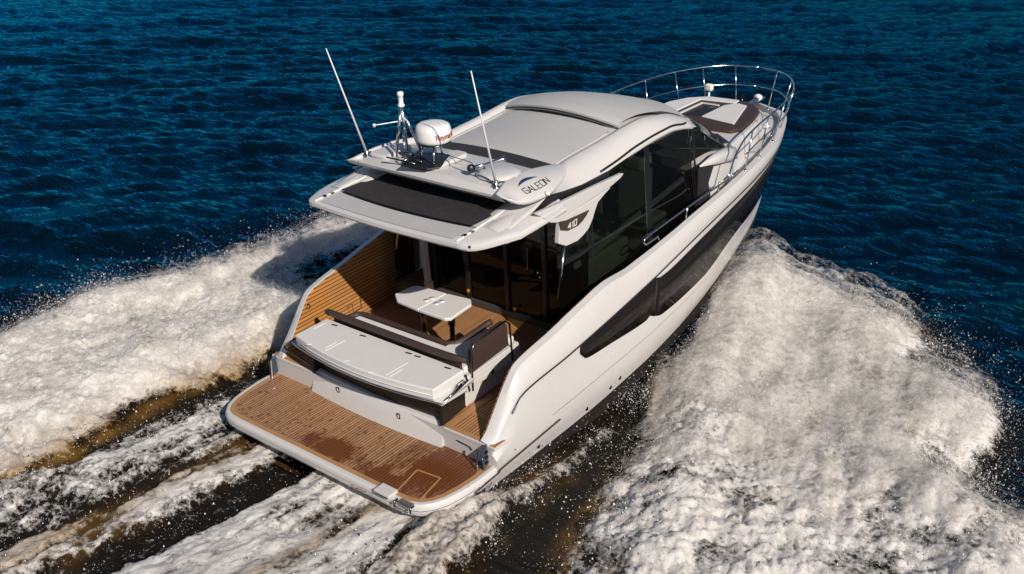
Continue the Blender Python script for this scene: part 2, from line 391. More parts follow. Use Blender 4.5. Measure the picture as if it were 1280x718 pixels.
# fitting with white cap, boarding ladder, red mark on the aft edge
cap = MB(); cap.box((.17, -1.34, .445), (.17, .26, .05)); cap.obj('shower_box', WHITE, plat, bevel=.01)
MB().box((.09, -1.34, .43), (.02, .22, .012)).obj('shower_box_seam', BLACK, plat)
ld = MB(); ld.tube([(.15, -1.56, .435), (.085, -1.56, .43), (.075, -1.56, .37)] , .013, 8); lad = ld.obj('boarding_ladder', DARKST, plat, smooth=True)
MB().tube([(.16, -1.82, .435), (.095, -1.82, .43), (.085, -1.82, .37)], .013, 8).obj('ladder_arm', DARKST, lad, smooth=True)
for z, x in ((.375, .075), (.425, .10)): MB().tube([(x, -1.56, z), (x, -1.82, z)], .010, 8).obj('ladder_rung', STEEL, lad, smooth=True)
MB().box((.15, -1.69, .424), (.10, .21, .012)).obj('ladder_tray', STEEL, lad)
mk = MB()
for i, (a, b) in enumerate(((-.72, .30), (-.80, .31), (-.87, .31), (-.93, .30))): mk.box((.095 - .0, a - .1, .345), (.004, .06, .012), rot=Matrix.Rotation(.35 * (-1) ** i, 3, 'X'))
mk.obj('red_script_mark', RED, plat)

# cockpit floor and side landings
fl = MB()
fl.prism([(1.40, 1.97, .70), (4.6, 1.97, .70), (4.6, -1.97, .70), (1.40, -1.97, .70)], (0, 0, .022)); fl.obj('cockpit_floor', TEAKD, Y)
for s in (1, -1):
    MB().prism([(1.352, s * 1.27, .41), (1.352, s * 2.10, .41), (1.352, s * 2.10, .672), (1.352, s * 1.27, .672)], (.06, 0, 0)).obj('step_riser', WHITE, Y, bevel=.006)
    MB().prism([(1.345, s * 1.27, .672), (1.345, s * 2.14, .672), (1.60, s * 2.15, .672), (1.60, s * 1.27, .672)], (0, 0, .046)).obj('step_tread', WHITE, Y, bevel=.006)
    MB().prism([(1.365, s * 1.92, .716), (1.365, s * 2.13, .716), (1.57, s * 2.14, .716), (1.52, s * 1.92, .716)], (0, 0, .008)).obj('step_tread_teak', TEAKD, Y)
for s in (1, -1):
    b = MB()
    b.prism([(1.365, s * 1.29, .7225), (1.365, s * 2.08, .7225), (1.43, s * 2.09, .7225), (1.43, s * 1.29, .7225)], (0, 0, .005))
    b.prism([(1.43, s * 1.29, .7225), (1.50, s * 1.29, .7225), (2.3, s * 1.29, .7225), (2.3, s * 1.36, .7225), (1.43, s * 1.36, .7225)], (0, 0, .005))
    b.prism([(1.80, s * 1.36, .7225), (1.86, s * 1.36, .7225), (1.86, s * 1.9, .7225), (1.80, s * 1.9, .7225)], (0, 0, .004))
    b.prism([(1.43, s * 1.80, .7225), (1.43, s * 1.86, .7225), (1.80, s * 1.86, .7225), (1.80, s * 1.80, .7225)], (0, 0, .004))
    b.obj('step_tread_border', TEAKM, Y)
# teak lining on the inner bulwarks
for s in (1, -1):
    mb = MB(); rows = []
    for x in np.linspace(1.42, 4.6, 40):
        p = cp('S2', x, s); rows.append([(p[0], p[1] - s * .012, p[2] - .012), (p[0], p[1] - s * .03, p[2] - .02), (p[0], p[1] - s * .05, .722)])
    mb.grid(rows); mb.obj('bulwark_lining', TEAKW, Y)
MB().lathe([(.001, 0), (.045, 0), (.045, .015), (.03, .02), (.02, .008), (.001, .008)], (1.95, 1.91, 1.33), 20, axis=(0, -1, 0)).obj('cleat_ring', BLACK, Y, smooth=True)
lk = MB()
for a, b in (((2.75, 1.0), (2.75, .84)), ((2.75, .84), (3.02, .86)), ((2.62, .98), (2.84, 1.0)), ((3.02, .86), (3.02, 1.12)), ((2.84, 1.0), (2.84, .86))):
    lk.tube([(a[0], 1.92, a[1]), (b[0], 1.92, b[1])], .007, 5)
lk.obj('locker_door_seam', BROWN, Y)

# transom block with dark recess, seat box
tb = MB()
def tline(z, dx, yy, bulge): return [(1.32 + dx - bulge * (1 - (y / yy) ** 2), y, z) for y in np.linspace(-yy, yy, 17)]
tb.grid([tline(.41, -.03, 1.26, .06), tline(.58, .035, 1.25, .06), tline(.70, .075, 1.24, .06), tline(.73, .10, 1.23, .06), tline(.735, .18, 1.2, .06)])
for s in (1, -1):
    tb.add([(1.29, s * 1.26, .41), (1.355, s * 1.25, .58), (1.395, s * 1.24, .70), (1.42, s * 1.23, .73), (1.46, s * 1.2, .735), (1.46, s * 1.26, .41)], [(0, 1, 2, 3, 4, 5)])
trans = tb.obj('transom', WHITE, Y, smooth=True); trans.modifiers.new('es', 'EDGE_SPLIT').split_angle = math.radians(40)
for yy in (.69, -.50):
    MB().box((1.295 + .05 * (yy / 1.26) ** 2, yy, .625), (.014, .05, .085)).obj('courtesy_light', BLACK, trans, bevel=.008)
    MB().box((1.288 + .05 * (yy / 1.26) ** 2, yy, .625), (.008, .02, .05)).obj('courtesy_light_lens', LAMPM, trans, bevel=.003)
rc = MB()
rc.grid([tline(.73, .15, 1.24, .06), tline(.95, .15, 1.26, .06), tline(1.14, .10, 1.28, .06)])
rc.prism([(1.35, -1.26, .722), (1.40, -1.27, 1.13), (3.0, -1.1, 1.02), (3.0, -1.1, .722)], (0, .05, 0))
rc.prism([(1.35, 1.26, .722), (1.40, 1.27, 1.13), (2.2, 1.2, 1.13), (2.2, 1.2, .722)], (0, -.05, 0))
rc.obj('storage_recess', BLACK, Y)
# tray under the sunpad, with steel edge
def padline(z, x0, yy, bulge): return [(x0 - bulge * (1 - (y / yy) ** 2), y, z) for y in np.linspace(-yy, yy, 21)]
ty = MB()
A = [padline(1.13, 1.30, 1.30, .10), padline(1.155, 1.25, 1.38, .16), padline(1.20, 1.22, 1.42, .17), padline(1.215, 1.25, 1.40, .17)]
A = [a + [(1.9, 1.36 if i else 1.30, a[-1][2]), (1.9, -1.36 if i else -1.30, a[-1][2])] for i, a in enumerate(A)]
ty.grid(A, close=True); ty.add(A[-1], [tuple(range(len(A[-1])))]); ty.add(A[0], [tuple(range(len(A[0])))])
tray = ty.obj('sunpad_tray', WHITE, Y, smooth=True); tray.modifiers.new('es', 'EDGE_SPLIT').split_angle = math.radians(40)
MB().tube([(1.7, 1.42, 1.235)] + [(p[0] - .012, p[1] * 1.006, 1.20) for p in padline(0, 1.22, 1.42, .17)][::-1] + [(1.6, -1.41, 1.25), (1.75, -1.40, 1.28)], .013, 8).obj('tray_rail', STEEL, tray, smooth=True)
for s, a in ((1, [(1.28, 1.46, 1.2), (1.30, 1.75, 1.0), (1.36, 1.8, .9), (1.36, 1.28, .8)]), (-1, [(1.26, -1.40, 1.20), (1.45, -1.42, 1.24), (1.6, -1.42, 1.30)])):
    MB().tube(a, .016, 8).obj('grab_rail', DARKST, tray, smooth=True)
def padslab(y0, y1):
    ys = np.linspace(y0, y1, 9); f = lambda y: 1.19 - .17 * (1 - (y / 1.34) ** 2)
    a = [(f(y), y, 1.245) for y in ys]
    a = [(p[0], p[1], 1.215) for p in a]; poly = a + [(1.79, y1, 1.215), (1.79, y0, 1.215)]
    m = MB(); m.prism(poly, (0, 0, .168)); return m
for y0, y1 in ((-1.31, 1.31),):
    o = padslab(y0, y1).obj('sunpad_cushion', CUSH, Y, bevel=.022, seg=3)
    MB().tube([(1.18 - .17 * (1 - (y / 1.34) ** 2), y, 1.30) for y in np.linspace(y0 + .03, y1 - .03, 8)], .006, 5).obj('piping', LAMPM, o, smooth=True)
for yy in (1.05, .48, -.40, -.56, -1.10):
    MB().box((1.70, yy, 1.382), (.028, .10, .01), rot=Matrix.Rotation(.15, 3, 'Z')).obj('pad_clip', BLACK, Y)
for a, b in (((1.16, .66), (1.36, .655)), ((1.10, .60), (1.46, .59)), ((1.10, -.62), (1.34, -.625)), ((1.10, -.55), (1.50, -.565)), ((1.45, 1.22), (1.66, 1.215)), ((1.05, .18), (1.10, .12)), ((1.08, .95), (1.13, .90)), ((1.02, -.3), (1.07, -.36))):
    MB().tube([(*a, 1.382), (*b, 1.382)], .006, 5).obj('stitched_seam', LAMPM, Y)
# backrest roll, L sofa
br = MB(); br.tube(c3([(1.83, 1.33, 1.46), (1.80, 1.30, 1.49), (1.79, .6, 1.5), (1.79, -.6, 1.5), (1.82, -1.22, 1.5), (1.86, -1.3, 1.48)], 24), [.04] + [.048] * 22 + [.04], 14)
br.box((1.85, 0, 1.38), (.05, 2.4, .2)); br.obj('backrest_roll', BROWN, Y, smooth=True).modifiers.new('es', 'EDGE_SPLIT').split_angle = math.radians(50)
so_ = MB(); so_.prism([(1.88, 1.12, .722), (2.52, 1.0, .722), (2.56, -.62, .722), (3.0, -.70, .722), (3.0, -1.22, .722), (1.88, -1.22, .722)], (0, 0, .34)); so_.obj('sofa_base', WHITE, Y, bevel=.02)
sf = MB(); sf.prism([(1.90, 1.10, 1.06), (2.20, 1.06, 1.06), (2.22, -.60, 1.06), (2.96, -.66, 1.06), (2.98, -1.22, 1.06), (1.90, -1.22, 1.06)], (0, 0, .27)); sf.obj('sofa_cushion', CUSH, Y, bevel=.03)
MB().tube(c3([(1.98, 1.12, 1.30), (2.06, 1.16, 1.31), (2.22, 1.12, 1.31), (2.27, .95, 1.31), (2.28, 0, 1.31), (2.28, -.55, 1.31), (2.36, -.68, 1.32), (2.5, -.72, 1.34), (2.95, -.75, 1.38), (3.02, -.78, 1.40)], 44), .046, 12).obj('sofa_front_roll', BROWN, Y, smooth=True)
sd_ = MB(); sd_.prism([(2.24, 1.05, .80), (2.24, -.60, .80), (2.24, -.60, 1.28), (2.24, 1.05, 1.28)], (.05, 0, 0)); sd_.obj('sofa_front', BROWN, Y)
MB().prism([(2.32, -.72, .80), (2.98, -.76, .80), (2.98, -.76, 1.30), (2.32, -.72, 1.28)], (0, -.05, 0)).obj('sofa_front', BROWN, Y)
# starboard side box of the sofa with framed backrest
sb = MB(); sb.prism([(1.32, -1.31, 1.06), (1.28, -1.31, 1.22), (1.72, -1.31, 1.27), (2.0, -1.31, 1.24), (2.95, -1.31, 1.27), (3.02, -1.31, 1.08), (2.95, -1.31, 1.0)], (0, .12, 0))
sbo = sb.obj('seat_side_panel', WHITE, Y, bevel=.012)
MB().box((2.36, -1.318, 1.075), (.05, .012, .05)).obj('courtesy_light', BLACK, sbo, bevel=.006)
for z in (1.06, 1.13): MB().box((2.3, -1.314, z + .05), (.75, .004, .006)).obj('panel_seam', INTER, sbo)
MB().tube([(1.80, -1.318, 1.30), (1.86, -1.318, 1.03)], .015, 6).obj('hinge_arm', BLACK, sbo)
pnl = MB(); pnl.prism([(1.96, -1.30, 1.24), (1.97, -1.29, 1.61), (2.04, -1.29, 1.67), (2.68, -1.28, 1.70), (2.74, -1.29, 1.62), (2.76, -1.30, 1.30)], (0, .07, 0))
sbk = pnl.obj('side_backrest', BROWN, Y, bevel=.02)
MB().tube([(1.92, -1.325, 1.0), (1.94, -1.32, 1.58), (2.00, -1.315, 1.675), (2.68, -1.31, 1.715), (2.76, -1.315, 1.64), (2.79, -1.325, 1.05)], .014, 8).obj('backrest_hoop', DARKST, sbk, smooth=True)
# table
tz = 1.46
tabL = MB(); tabL.prism([(2.56, .20, tz), (2.60, .66, tz), (2.74, .84, tz), (3.10, .80, tz), (3.16, .70, tz), (3.19, .205, tz)], (0, 0, .055))
tabR = MB(); tabR.prism([(2.56, .19, tz), (3.19, .19, tz), (3.24, -.22, tz), (3.12, -.33, tz), (2.62, -.37, tz), (2.56, -.30, tz)], (0, 0, .055))
tb_o = tabL.obj('table_leaf', CUSH, Y, bevel=.015); tabR.obj('table_leaf', CUSH, Y, bevel=.015)
for x, y in ((2.84, .29), (2.93, .27), (2.84, .10), (2.94, .08)):
    MB().lathe([(.03, 0), (.048, .001), (.048, .004), (.001, .004)], (x, y, tz + .0555), 18).obj('cup_ring', LAMPM, Y, smooth=True)
for y in (.46, -.10):
    MB().lathe([(.10, 0), (.10, .01), (.04, .02), (.04, .45), (.055, .46), (.055, .62), (.03, .63), (.03, .74)], (2.92, y, .722), 18).obj('table_pedestal', DARKST, Y, smooth=True)

# transom gate plates (folded blue-grey cleat covers) on both quarters
for s in (1, -1):
    g = MB(); g.prism([(1.33, s * 2.02, .47), (1.21, s * 2.04, .43), (1.19, s * 2.03, .69), (1.32, s * 2.01, .76)], (0, s * .025, 0)); gp = g.obj('fairlead_plate', SLATE, Y, bevel=.004)
    MB().tube([(1.19, s * 1.98, .74), (1.17, s * 1.98, .42)], .013, 6).obj('fairlead_post', STEEL, gp)
    for z in (.52, .6, .68): MB().box((1.27, s * 2.065, z), (.05, .02, .03)).obj('fairlead_slot', BLACK, gp)
MB().tube([(1.345, -1.5, .60), (1.345, -1.72, .58), (1.34, -1.76, .55)], .008, 6).obj('step_handle', BLACK, Y)
# quarter fender bars low on the hull
for s in (1, -1):
    MB().tube([(x, s * (2.16 if x < 1.4 else abs(hside(x, .335 + .05 * (x - 1.1), s)[1]) + .02), .325 + .05 * (x - 1.1)) for x in np.linspace(.9, 2.75, 24)], .012, 6).obj('quarter_rub_bar', BROWN, Y, smooth=True)
    MB().tube([tuple(cp('B', 1.76, s, .02)), tuple(cp('B', 1.84, s, .02))], .017, 6).obj('rub_end_cap', STEEL, Y)
# ---------------------------------------------------------------- cabin
ZT = pchip([3.55, 4.7, 5.6, 6.9, 7.43, 7.82, 8.4, 9.06], [3.16, 3.21, 3.27, 3.25, 3.17, 3.07, 2.72, 2.37])
YT = pchip([3.55, 5.6, 7.0, 7.82, 8.4, 9.06], [1.53, 1.49, 1.44, 1.32, 1.31, 1.30])
ZB = pchip([3.55, 4.6, 5.2, 7.4, 7.48, 7.52, 8.4, 9.06], [1.2, 1.2, 1.3, 1.38, 1.5, 2.55, 2.52, 2.35])
def sidepanel(xa, xb, s, n=14, off=0):
    rows = []
    for x in np.linspace(xa, xb, n):
        zt, zb = ZT(x), ZB(x); yt = YT(x); yb = 1.62 if x < 7.5 else 1.62 - (x - 7.5) * .2
        yb = min(yb, yt + (zt - zb) * .07 + .01) if x > 7.5 else yb
        rows.append([(x, s * (yb + (yt - yb) * t + off), zb + (zt - zb) * t) for t in (0, .25, .5, .75, 1)])
    m = MB(); m.grid(rows); return m
for s in (1, -1):
    for xa, xb in ((3.55, 4.42), (4.44, 5.92), (6.06, 7.47), (7.53, 9.04)):
        sidepanel(xa, xb, s).obj('side_window', GLASS, Y, smooth=True)
    fr = sidepanel(5.92, 6.06, s, 3, .01); fr.obj('window_pillar', BLACK, Y)
    fr = sidepanel(4.415, 4.445, s, 2, .004); fr.obj('window_pillar', BLACK, Y)
    fr = sidepanel(7.455, 7.475, s, 2, .006); fr.grid([[(7.47, s * 1.62, 1.4), (7.47, s * 1.45, 3.16)], [(7.55, s * 1.62, 1.4), (7.55, s * 1.44, 3.15)]]); fr.obj('window_pillar', BLACK, Y)
    # dark cabin side below the ledge, white ledge
    m = MB(); m.prism([(7.5, s * 1.60, 1.35), (7.5, s * 1.585, 2.5), (8.15, s * 1.55, 2.45), (7.86, s * 1.59, 2.14), (7.92, s * 1.60, 1.9), (7.9, s * 1.62, 1.4)], (0, -s * .03, 0)); m.obj('cabin_side_panel', ANTIF, Y)
    m = MB(); m.grid([[(7.50, s * 1.60, 2.53), (7.50, s * 1.61, 2.53), (7.51, s * 1.61, 2.555), (7.52, s * 1.60, 2.56)], [(8.2, s * 1.56, 2.38), (8.2, s * 1.64, 2.40), (8.25, s * 1.6, 2.53), (8.25, s * 1.50, 2.57)],
                      [(8.9, s * 1.44, 2.2), (8.9, s * 1.50, 2.22), (8.95, s * 1.46, 2.36), (8.95, s * 1.33, 2.42)], [(9.3, s * 1.36, 2.1), (9.3, s * 1.40, 2.12), (9.35, s * 1.34, 2.29), (9.3, s * 1.2, 2.34)]])
    o = m.obj('window_ledge', WHITE, Y, smooth=True); o.modifiers.new('sol', 'SOLIDIFY').thickness = .02
    # sill rail seen through the glass
    MB().prism([(4.15, s * 1.47, 1.96), (4.15, s * 1.47, 2.03), (7.36, s * 1.40, 2.36), (7.36, s * 1.40, 2.29)], (0, -s * .05, 0)).obj('interior_sill', LAMPM, Y)
    # aft edge of the side glass with steel handle
    MB().tube([(3.74, s * 1.56, 2.52), (3.56, s * 1.57, 1.76)], .018, 8).obj('door_handle', STEEL, Y, smooth=True)
    for p in ((3.70, s * 1.56, 2.36), (3.60, s * 1.57, 1.92)): MB().tube([p, (p[0] + .1, p[1] + .01, p[2])], .012, 6).obj('handle_bracket', DARKST, Y)
# windscreen
def wsrow(t):
    top_ = c3([(7.80, -1.32, 3.07), (8.25, -.8, 3.12), (8.42, 0, 3.15), (8.25, .8, 3.12), (7.80, 1.32, 3.07)], 25)
    bot = c3([(9.06, -1.30, 2.36), (9.62, -.75, 2.36), (9.85, 0, 2.36), (9.62, .75, 2.36), (9.06, 1.30, 2.36)], 25)
    return [tuple(a[i] * (1 - t) + b[i] * t + (.03 * 4 * t * (1 - t) if i == 2 else 0) for i in range(3)) for a, b in zip(top_, bot)]
m = MB(); m.grid([wsrow(t) for t in np.linspace(0, 1, 7)]); m.obj('windscreen', GLASS, Y, smooth=True)
for s in (1, -1):
    wp = MB(); wp.tube([(9.0, s * .95, 2.42), (8.75, s * 1.0, 2.60), (8.5, s * 1.02, 2.78)], .012, 6); wp.tube([(8.45, s * .90, 2.86), (8.62, s * 1.12, 2.68)], .01, 6)
    wp.obj('wiper', DARKST, Y)
# rear wall of the saloon
def rearx(y): return 4.30
m = MB()
m.grid([[(4.32, 1.5, .73), (4.32, 1.5, 3.1)], [(4.32, -1.5, .73), (4.32, -1.5, 3.1)]]); m.obj('saloon_door_glass', REARGLASS, Y)
for y in (1.5, .75, -.05, -.78, -1.48): MB().box((4.30, y, 1.95), (.04, .07 if abs(y) < 1.4 else .16, 2.4)).obj('door_frame', BLACK, Y)
MB().box((4.29, 0, .78), (.06, 3.1, .10)).obj('door_sill', INTDARK, Y)
MB().tube([(4.26, -.50, 2.02), (4.26, -.50, 1.66)], .014, 8).obj('door_handle', STEEL, Y)
MB().tube([(3.95, 1.62, 2.0), (3.95, 1.66, 1.65)], .014, 8).obj('grab_handle', STEEL, Y)
for y in (.72, -.22): MB().lathe([(.001, 0), (.03, 0), (.03, .015), (.02, .02)], (4.255, y, .98 if y > 0 else .92), 12, axis=(-1, 0, 0)).obj('door_lamp', ORANGE, Y)
m = MB(); m.prism([(4.12, 1.76, .9), (4.12, 1.50, .9), (4.12, 1.56, 3.05), (4.12, 1.70, 3.05)], (.12, 0, 0)); m.prism([(4.10, 1.95, .73), (4.10, 1.48, .73), (4.10, 1.48, .95), (4.10, 1.70, 1.05), (4.10, 1.95, .98)], (.16, 0, 0)); m.obj('port_pillar', WHITE, Y, bevel=.01)
for s in (1, -1): MB().prism([(3.55, s * 1.56, .72), (3.55, s * 1.58, 1.2), (4.6, s * 1.6, 1.22), (7.5, s * 1.6, 1.4), (7.5, s * 1.6, .72)], (0, -s * .03, 0)).obj('cabin_lower_side', BLACK, Y)
# interior
MB().box((6.4, 0, 1.0), (4.1, 3.0, .1)).obj('interior_floor', INTDARK, Y)
def seat(x, y):
    m = MB(); m.box((x, y, 1.75), (.55, .6, .22)); m.box((x - .27, y, 2.28), (.17, .58, .95)); m.box((x - .30, y, 2.80), (.14, .34, .22)); m.box((x, y, 1.35), (.25, .25, .7))
    return m.obj('helm_seat', INTER, Y, bevel=.05, seg=3)
seat(6.75, -1.0); seat(6.75, -.3)
MB().box((5.1, -1.05, 1.55), (1.2, .6, .5)).obj('galley_counter', INTER, Y, bevel=.03)
MB().box((5.1, -1.36, 1.75), (1.1, .1, .35)).obj('sofa_back', INTER, Y, bevel=.03)
MB().box((7.9, -.5, 1.9), (.7, 2.0, .75)).obj('helm_console', INTDARK, Y, bevel=.05)
MB().box((4.7, -.35, 1.45), (.25, .3, .65)).obj('saloon_chair', INTER, Y, bevel=.05)

# ---------------------------------------------------------------- hardtop
RZ = pchip([4.05, 4.4, 5.2, 6.2, 7.0, 7.6, 8.1], [3.36, 3.45, 3.50, 3.57, 3.46, 3.27, 3.08])    # ridge height
def railrows(s):
    rows = []
    for x in np.linspace(2.3, 8.0, 64):
        zr = RZ(max(x, 4.05)); t = max(0, (4.05 - x) / 1.5)
        zd = pchip([2.5, 3.1, 3.4, 3.63, 4.1, 4.65, 5.2, 5.75, 6.3, 6.8, 7.35, 7.8, 8.0], [3.27, 3.27, 3.32, 3.28, 3.22, 3.18, 3.23, 3.29, 3.31, 3.30, 3.20, 3.07, 3.0])(x)
        yin = pchip([2.5, 4.4, 6.2, 7.3, 8.0], [1.12, 1.05, 1.08, 1.05, .98])(x); yo = pchip([2.5, 4.0, 5.5, 6.8, 7.6, 8.0], [1.60, 1.53, 1.49, 1.44, 1.36, 1.24])(x)
        if x < 4.05: zr = 3.36 - (4.05 - x) * .05
        zr = max(zr, zd + .02)
        rows.append([(x, s * (yin - .0), zr - .05), (x, s * (yin + .03), zr + .0), (x, s * (yin + .12), zr + .025), (x, s * (yin + (yo - yin) * .62), zr + (zd - zr) * .22), (x, s * (yin + (yo - yin) * .88), zr + (zd - zr) * .62), (x, s * yo, zd + .02), (x, s * (yo + .0), zd - .02), (x, s * (yo - .06), zd - .05)])
        q = min(1, max(0, (x - 2.30) / 1.05)); q = q * q * (3 - 2 * q)
        if q < 1: rows[-1] = [(a, b, c * q + (3.27 - .08 * (1 - (a - 1.8) / 1.6) - .05 * max(0, (abs(b) - 1.3) / .4) - .012) * (1 - q)) for a, b, c in rows[-1]]
    return rows
for s in (1, -1):
    m = MB(); R = railrows(s); m.grid(R); m.obj('roof_rail', WHITE, Y, smooth=True)
    MB().tube([(x, s * (pchip([2.5, 4.0, 5.5, 6.8, 7.6, 8.0], [1.60, 1.53, 1.49, 1.44, 1.36, 1.24])(x) - .02), pchip([4.65, 5.2, 5.75, 6.3, 6.8, 7.35], [3.19, 3.23, 3.29, 3.31, 3.30, 3.20])(x) + .065) for x in np.linspace(4.75, 7.4, 30)], .018, 6).obj('drip_moulding', BLACK, Y, smooth=True)
def roofrows(x0, x1, yy, lift, n=20, crown=.10, zf=RZ):
    rows = []
    for x in np.linspace(x0, x1, n):
        w_ = yy(x); rows.append([(x, y, zf(x) + lift(x, y / w_) + crown * (1 - (y / w_) ** 2)) for y in np.linspace(-w_, w_, 21)])
    return rows
m = MB(); m.grid(roofrows(4.18, 5.80, lambda x: 1.07, lambda x, v: -.045)); m.obj('roof_panel', GREYTOP, Y, smooth=True)
# raised rim strips around the aft roof panel
m = MB()
for s in (1, -1): m.tube([(x, s * 1.0, RZ(x) - .032) for x in np.linspace(4.2, 5.7, 12)], .018, 6)
m.tube([(4.20, y, RZ(4.2) - .045 + .10 * (1 - (y / 1.07) ** 2)) for y in np.linspace(-1.0, 1.0, 15)], .02, 6)
m.obj('roof_panel_rim', GREYTOP, Y, smooth=True)
MB().grid([[(x, y, RZ(x) - .05 + .07 * (1 - (y / 1.2) ** 2)) for y in np.linspace(-1.2, 1.2, 13)] for x in np.linspace(4.1, 8.05, 30)]).obj('roof_base', WHITE, Y, smooth=True)
m = MB()
FR = lambda x: RZ(x)
rows = []
for u in np.linspace(0, 1, 24):
    row = []
    for y in np.linspace(-1, 1, 25):
        xe = 8.42 - .5 * abs(y) ** 2.2; xs_ = 5.74 + .12 * abs(y) ** 2; x = xs_ + (xe - xs_) * u
        yy = y * 1.075
        z = RZ(min(x, 8.1)) - max(0, x - 8.1) * .3 + .16 * (1 - y * y) * (1 - .3 * u) + .03 * min(1, (1 - u) * 6) - .02 + .03 * (1 if u > 0 else 0)
        z += .25 * max(0, u - .55) * (1 - y * y) * .9 + .012
        row.append((x, yy, z))
    rows.append(row)
rows = [[(p[0] + .0, p[1], p[2] - .07) for p in rows[0]]] + rows + [[(p[0] - .02, p[1], p[2] - .06) for p in rows[-1]]]
m.grid(rows); sr = m.obj('sunroof', GREYTOP, Y, smooth=True); sr.modifiers.new('es', 'EDGE_SPLIT').split_angle = math.radians(50)
MB().tube([(p[0] - .012, p[1], p[2] + .03) for p in rows[0]], .012, 6).obj('sunroof_seal', BLACK, sr, smooth=True)
# black roof gap (fabric) between roof and aft arch
m = MB(); m.grid([[(3.60, y, 3.50 - .02 * (y / 1.2) ** 2) for y in np.linspace(-1.2, 1.2, 11)], [(3.9, y, 3.49 - .03 * (y / 1.2) ** 2) for y in np.linspace(-1.2, 1.2, 11)], [(4.24, y, 3.475 - .06 * (y / 1.2) ** 2) for y in np.linspace(-1.2, 1.2, 11)]])
m.obj('roof_gap_fabric', FABRIC, Y, smooth=True)
# aft arch (antenna wing)
def arch_z(x, y): return 3.63 - .06 * (abs(y) / 1.5) ** 2 - .085 * max(0, x - 2.9)
rows = []
for y in np.linspace(-1.30, 1.30, 31):
    a = abs(y); xa = 2.62 + .10 * (a / 1.3) ** 2 + (.10 * max(0, (a - 1.2) / .35) ** 2); xf = 3.72 + .05 * (a / 1.3)
    r = [(xa + .10, y, arch_z(xa, y) - .20), (xa + .01, y, arch_z(xa, y) - .13), (xa, y, arch_z(xa, y) - .09), (xa + .05, y, arch_z(xa, y) - .01), (xa + .12, y, arch_z(xa, y))]
    r += [(xx_, y, arch_z(xx_, y)) for xx_ in [xa + .12 + (xf - xa - .16) * t for t in (.33, .66, 1)]] + [(xf, y, arch_z(xf, y) - .03), (xf, y, arch_z(xf, y) - .12)]
    rows.append(r)
m = MB(); m.grid(rows); arch = m.obj('radar_arch', WHITE, Y, smooth=True); arch.modifiers.new('es', 'EDGE_SPLIT').split_angle = math.radians(38)
CKT = pchip([2.60, 2.75, 3.0, 3.3, 3.8, 4.3], [3.56, 3.595, 3.63, 3.63, 3.565, 3.45]); CKB = pchip([2.62, 2.8, 3.3, 3.7, 4.3], [3.53, 3.43, 3.38, 3.40, 3.42])
CKI = pchip([2.62, 2.9, 3.3, 4.3], [1.28, 1.20, 1.18, 1.14]); CKO = pchip([2.60, 2.75, 3.0, 3.3, 3.8, 4.3], [1.42, 1.56, 1.61, 1.61, 1.50, 1.24])
for s in (1, -1):   # outboard cheek carrying the lettering, tapering forward into the roof rail
    m = MB(); rows = []
    for x in np.linspace(2.62, 4.3, 24):
        zt, zb = CKT(x), CKB(x)
        yi, yo = CKI(x), CKO(x)
        rows.append([(x, s * yi, zt - .12 * min(1, (x - 2.6) * 4)), (x, s * (yi + .01), zt), (x, s * (yi + .05), zt + .015 * min(1, (x - 2.6) * 4)), (x, s * (yo - .03), zb + .06 * min(1, (x - 2.6) * 4)), (x, s * yo, zb + .02), (x, s * (yo - .02), zb - .02 * min(1, (x - 2.6) * 4)), (x, s * (yo - .2 * min(1, (x - 2.6) * 4)), zb - .03 * min(1, (x - 2.6) * 4))])
    m.grid(rows, close=True); m.add(rows[0], [tuple(range(len(rows[0])))]); m.obj('arch_cheek', WHITE, Y, smooth=True)
# raised bumps on the arch
for cx, cy, sx, sy in ((3.1, -.02, .75, .30), (3.05, .95, .6, .36), (3.05, .45, .7, .22)):
    m = MB(); m.prism([(cx + sx / 2 * a, cy + sy / 2 * b, arch_z(2.7, cy) - .02) for a, b in ((-.9, -1), (.8, -1), (1, -.6), (1, .6), (.8, 1), (-.9, 1), (-1, .5), (-1, -.5))], (0, 0, .075)); m.obj('arch_moulding', WHITE, arch, bevel=.035, seg=3)
m = MB(); m.lathe([(.30, 0), (.30, .02), (.22, .055), (.001, .06)], (3.12, -.95, 3.62), 28); m.obj('arch_moulding', WHITE, arch, smooth=True)
# lower canopy over the cockpit
def canz(x, y): return 3.27 - .08 * (1 - (x - 1.8) / 1.6) - .05 * max(0, (abs(y) - 1.3) / .4)
CX = lambda y: 1.80 + .75 * max(0, (abs(y) - 1.3) / .42) ** 2.6 - .06 * (1 - (y / 1.3) ** 2) * (abs(y) < 1.3)
m = MB(); rows = []
ys = list(np.linspace(-1.72, -1.28, 9)) + list(np.linspace(-1.2, 1.2, 17)) + list(np.linspace(1.28, 1.72, 9))
for y in ys:
    xa = CX(y); e = max(0, (abs(y) - 1.62) / .10); dz = -.02 * e * e
    fx = lambda t: xa + (3.5 - xa) * t
    r = [(fx(t) + .05, y * .99, canz(fx(t), y) - .12 + dz * .3) for t in (1, .6, .3, .04)]
    r += [(xa + .03, y, canz(xa, y) - .095 + dz), (xa, y, canz(xa, y) - .06 + dz), (xa + .005, y, canz(xa, y) - .015 + dz), (xa + .05, y, canz(xa, y) + dz)]
    if abs(y) > 1.21: r += [(fx(t), y, canz(fx(t), y) + dz) for t in (.15, .3, .45, .6, .75, .9, 1.0)]
    else: r += [(2.24 - .10 * (1 - (y / 1.25) ** 2), y, canz(2.2, y)), (2.25 - .10 * (1 - (y / 1.25) ** 2), y, canz(2.2, y) - .02)] + [(x, y, canz(2.2, y) - .03) for x in (2.5, 2.8, 3.0, 3.2, 3.5)]
    rows.append(r)
m.grid(rows); can = m.obj('canopy', WHITE, Y, smooth=True); can.modifiers.new('es', 'EDGE_SPLIT').split_angle = math.radians(38)
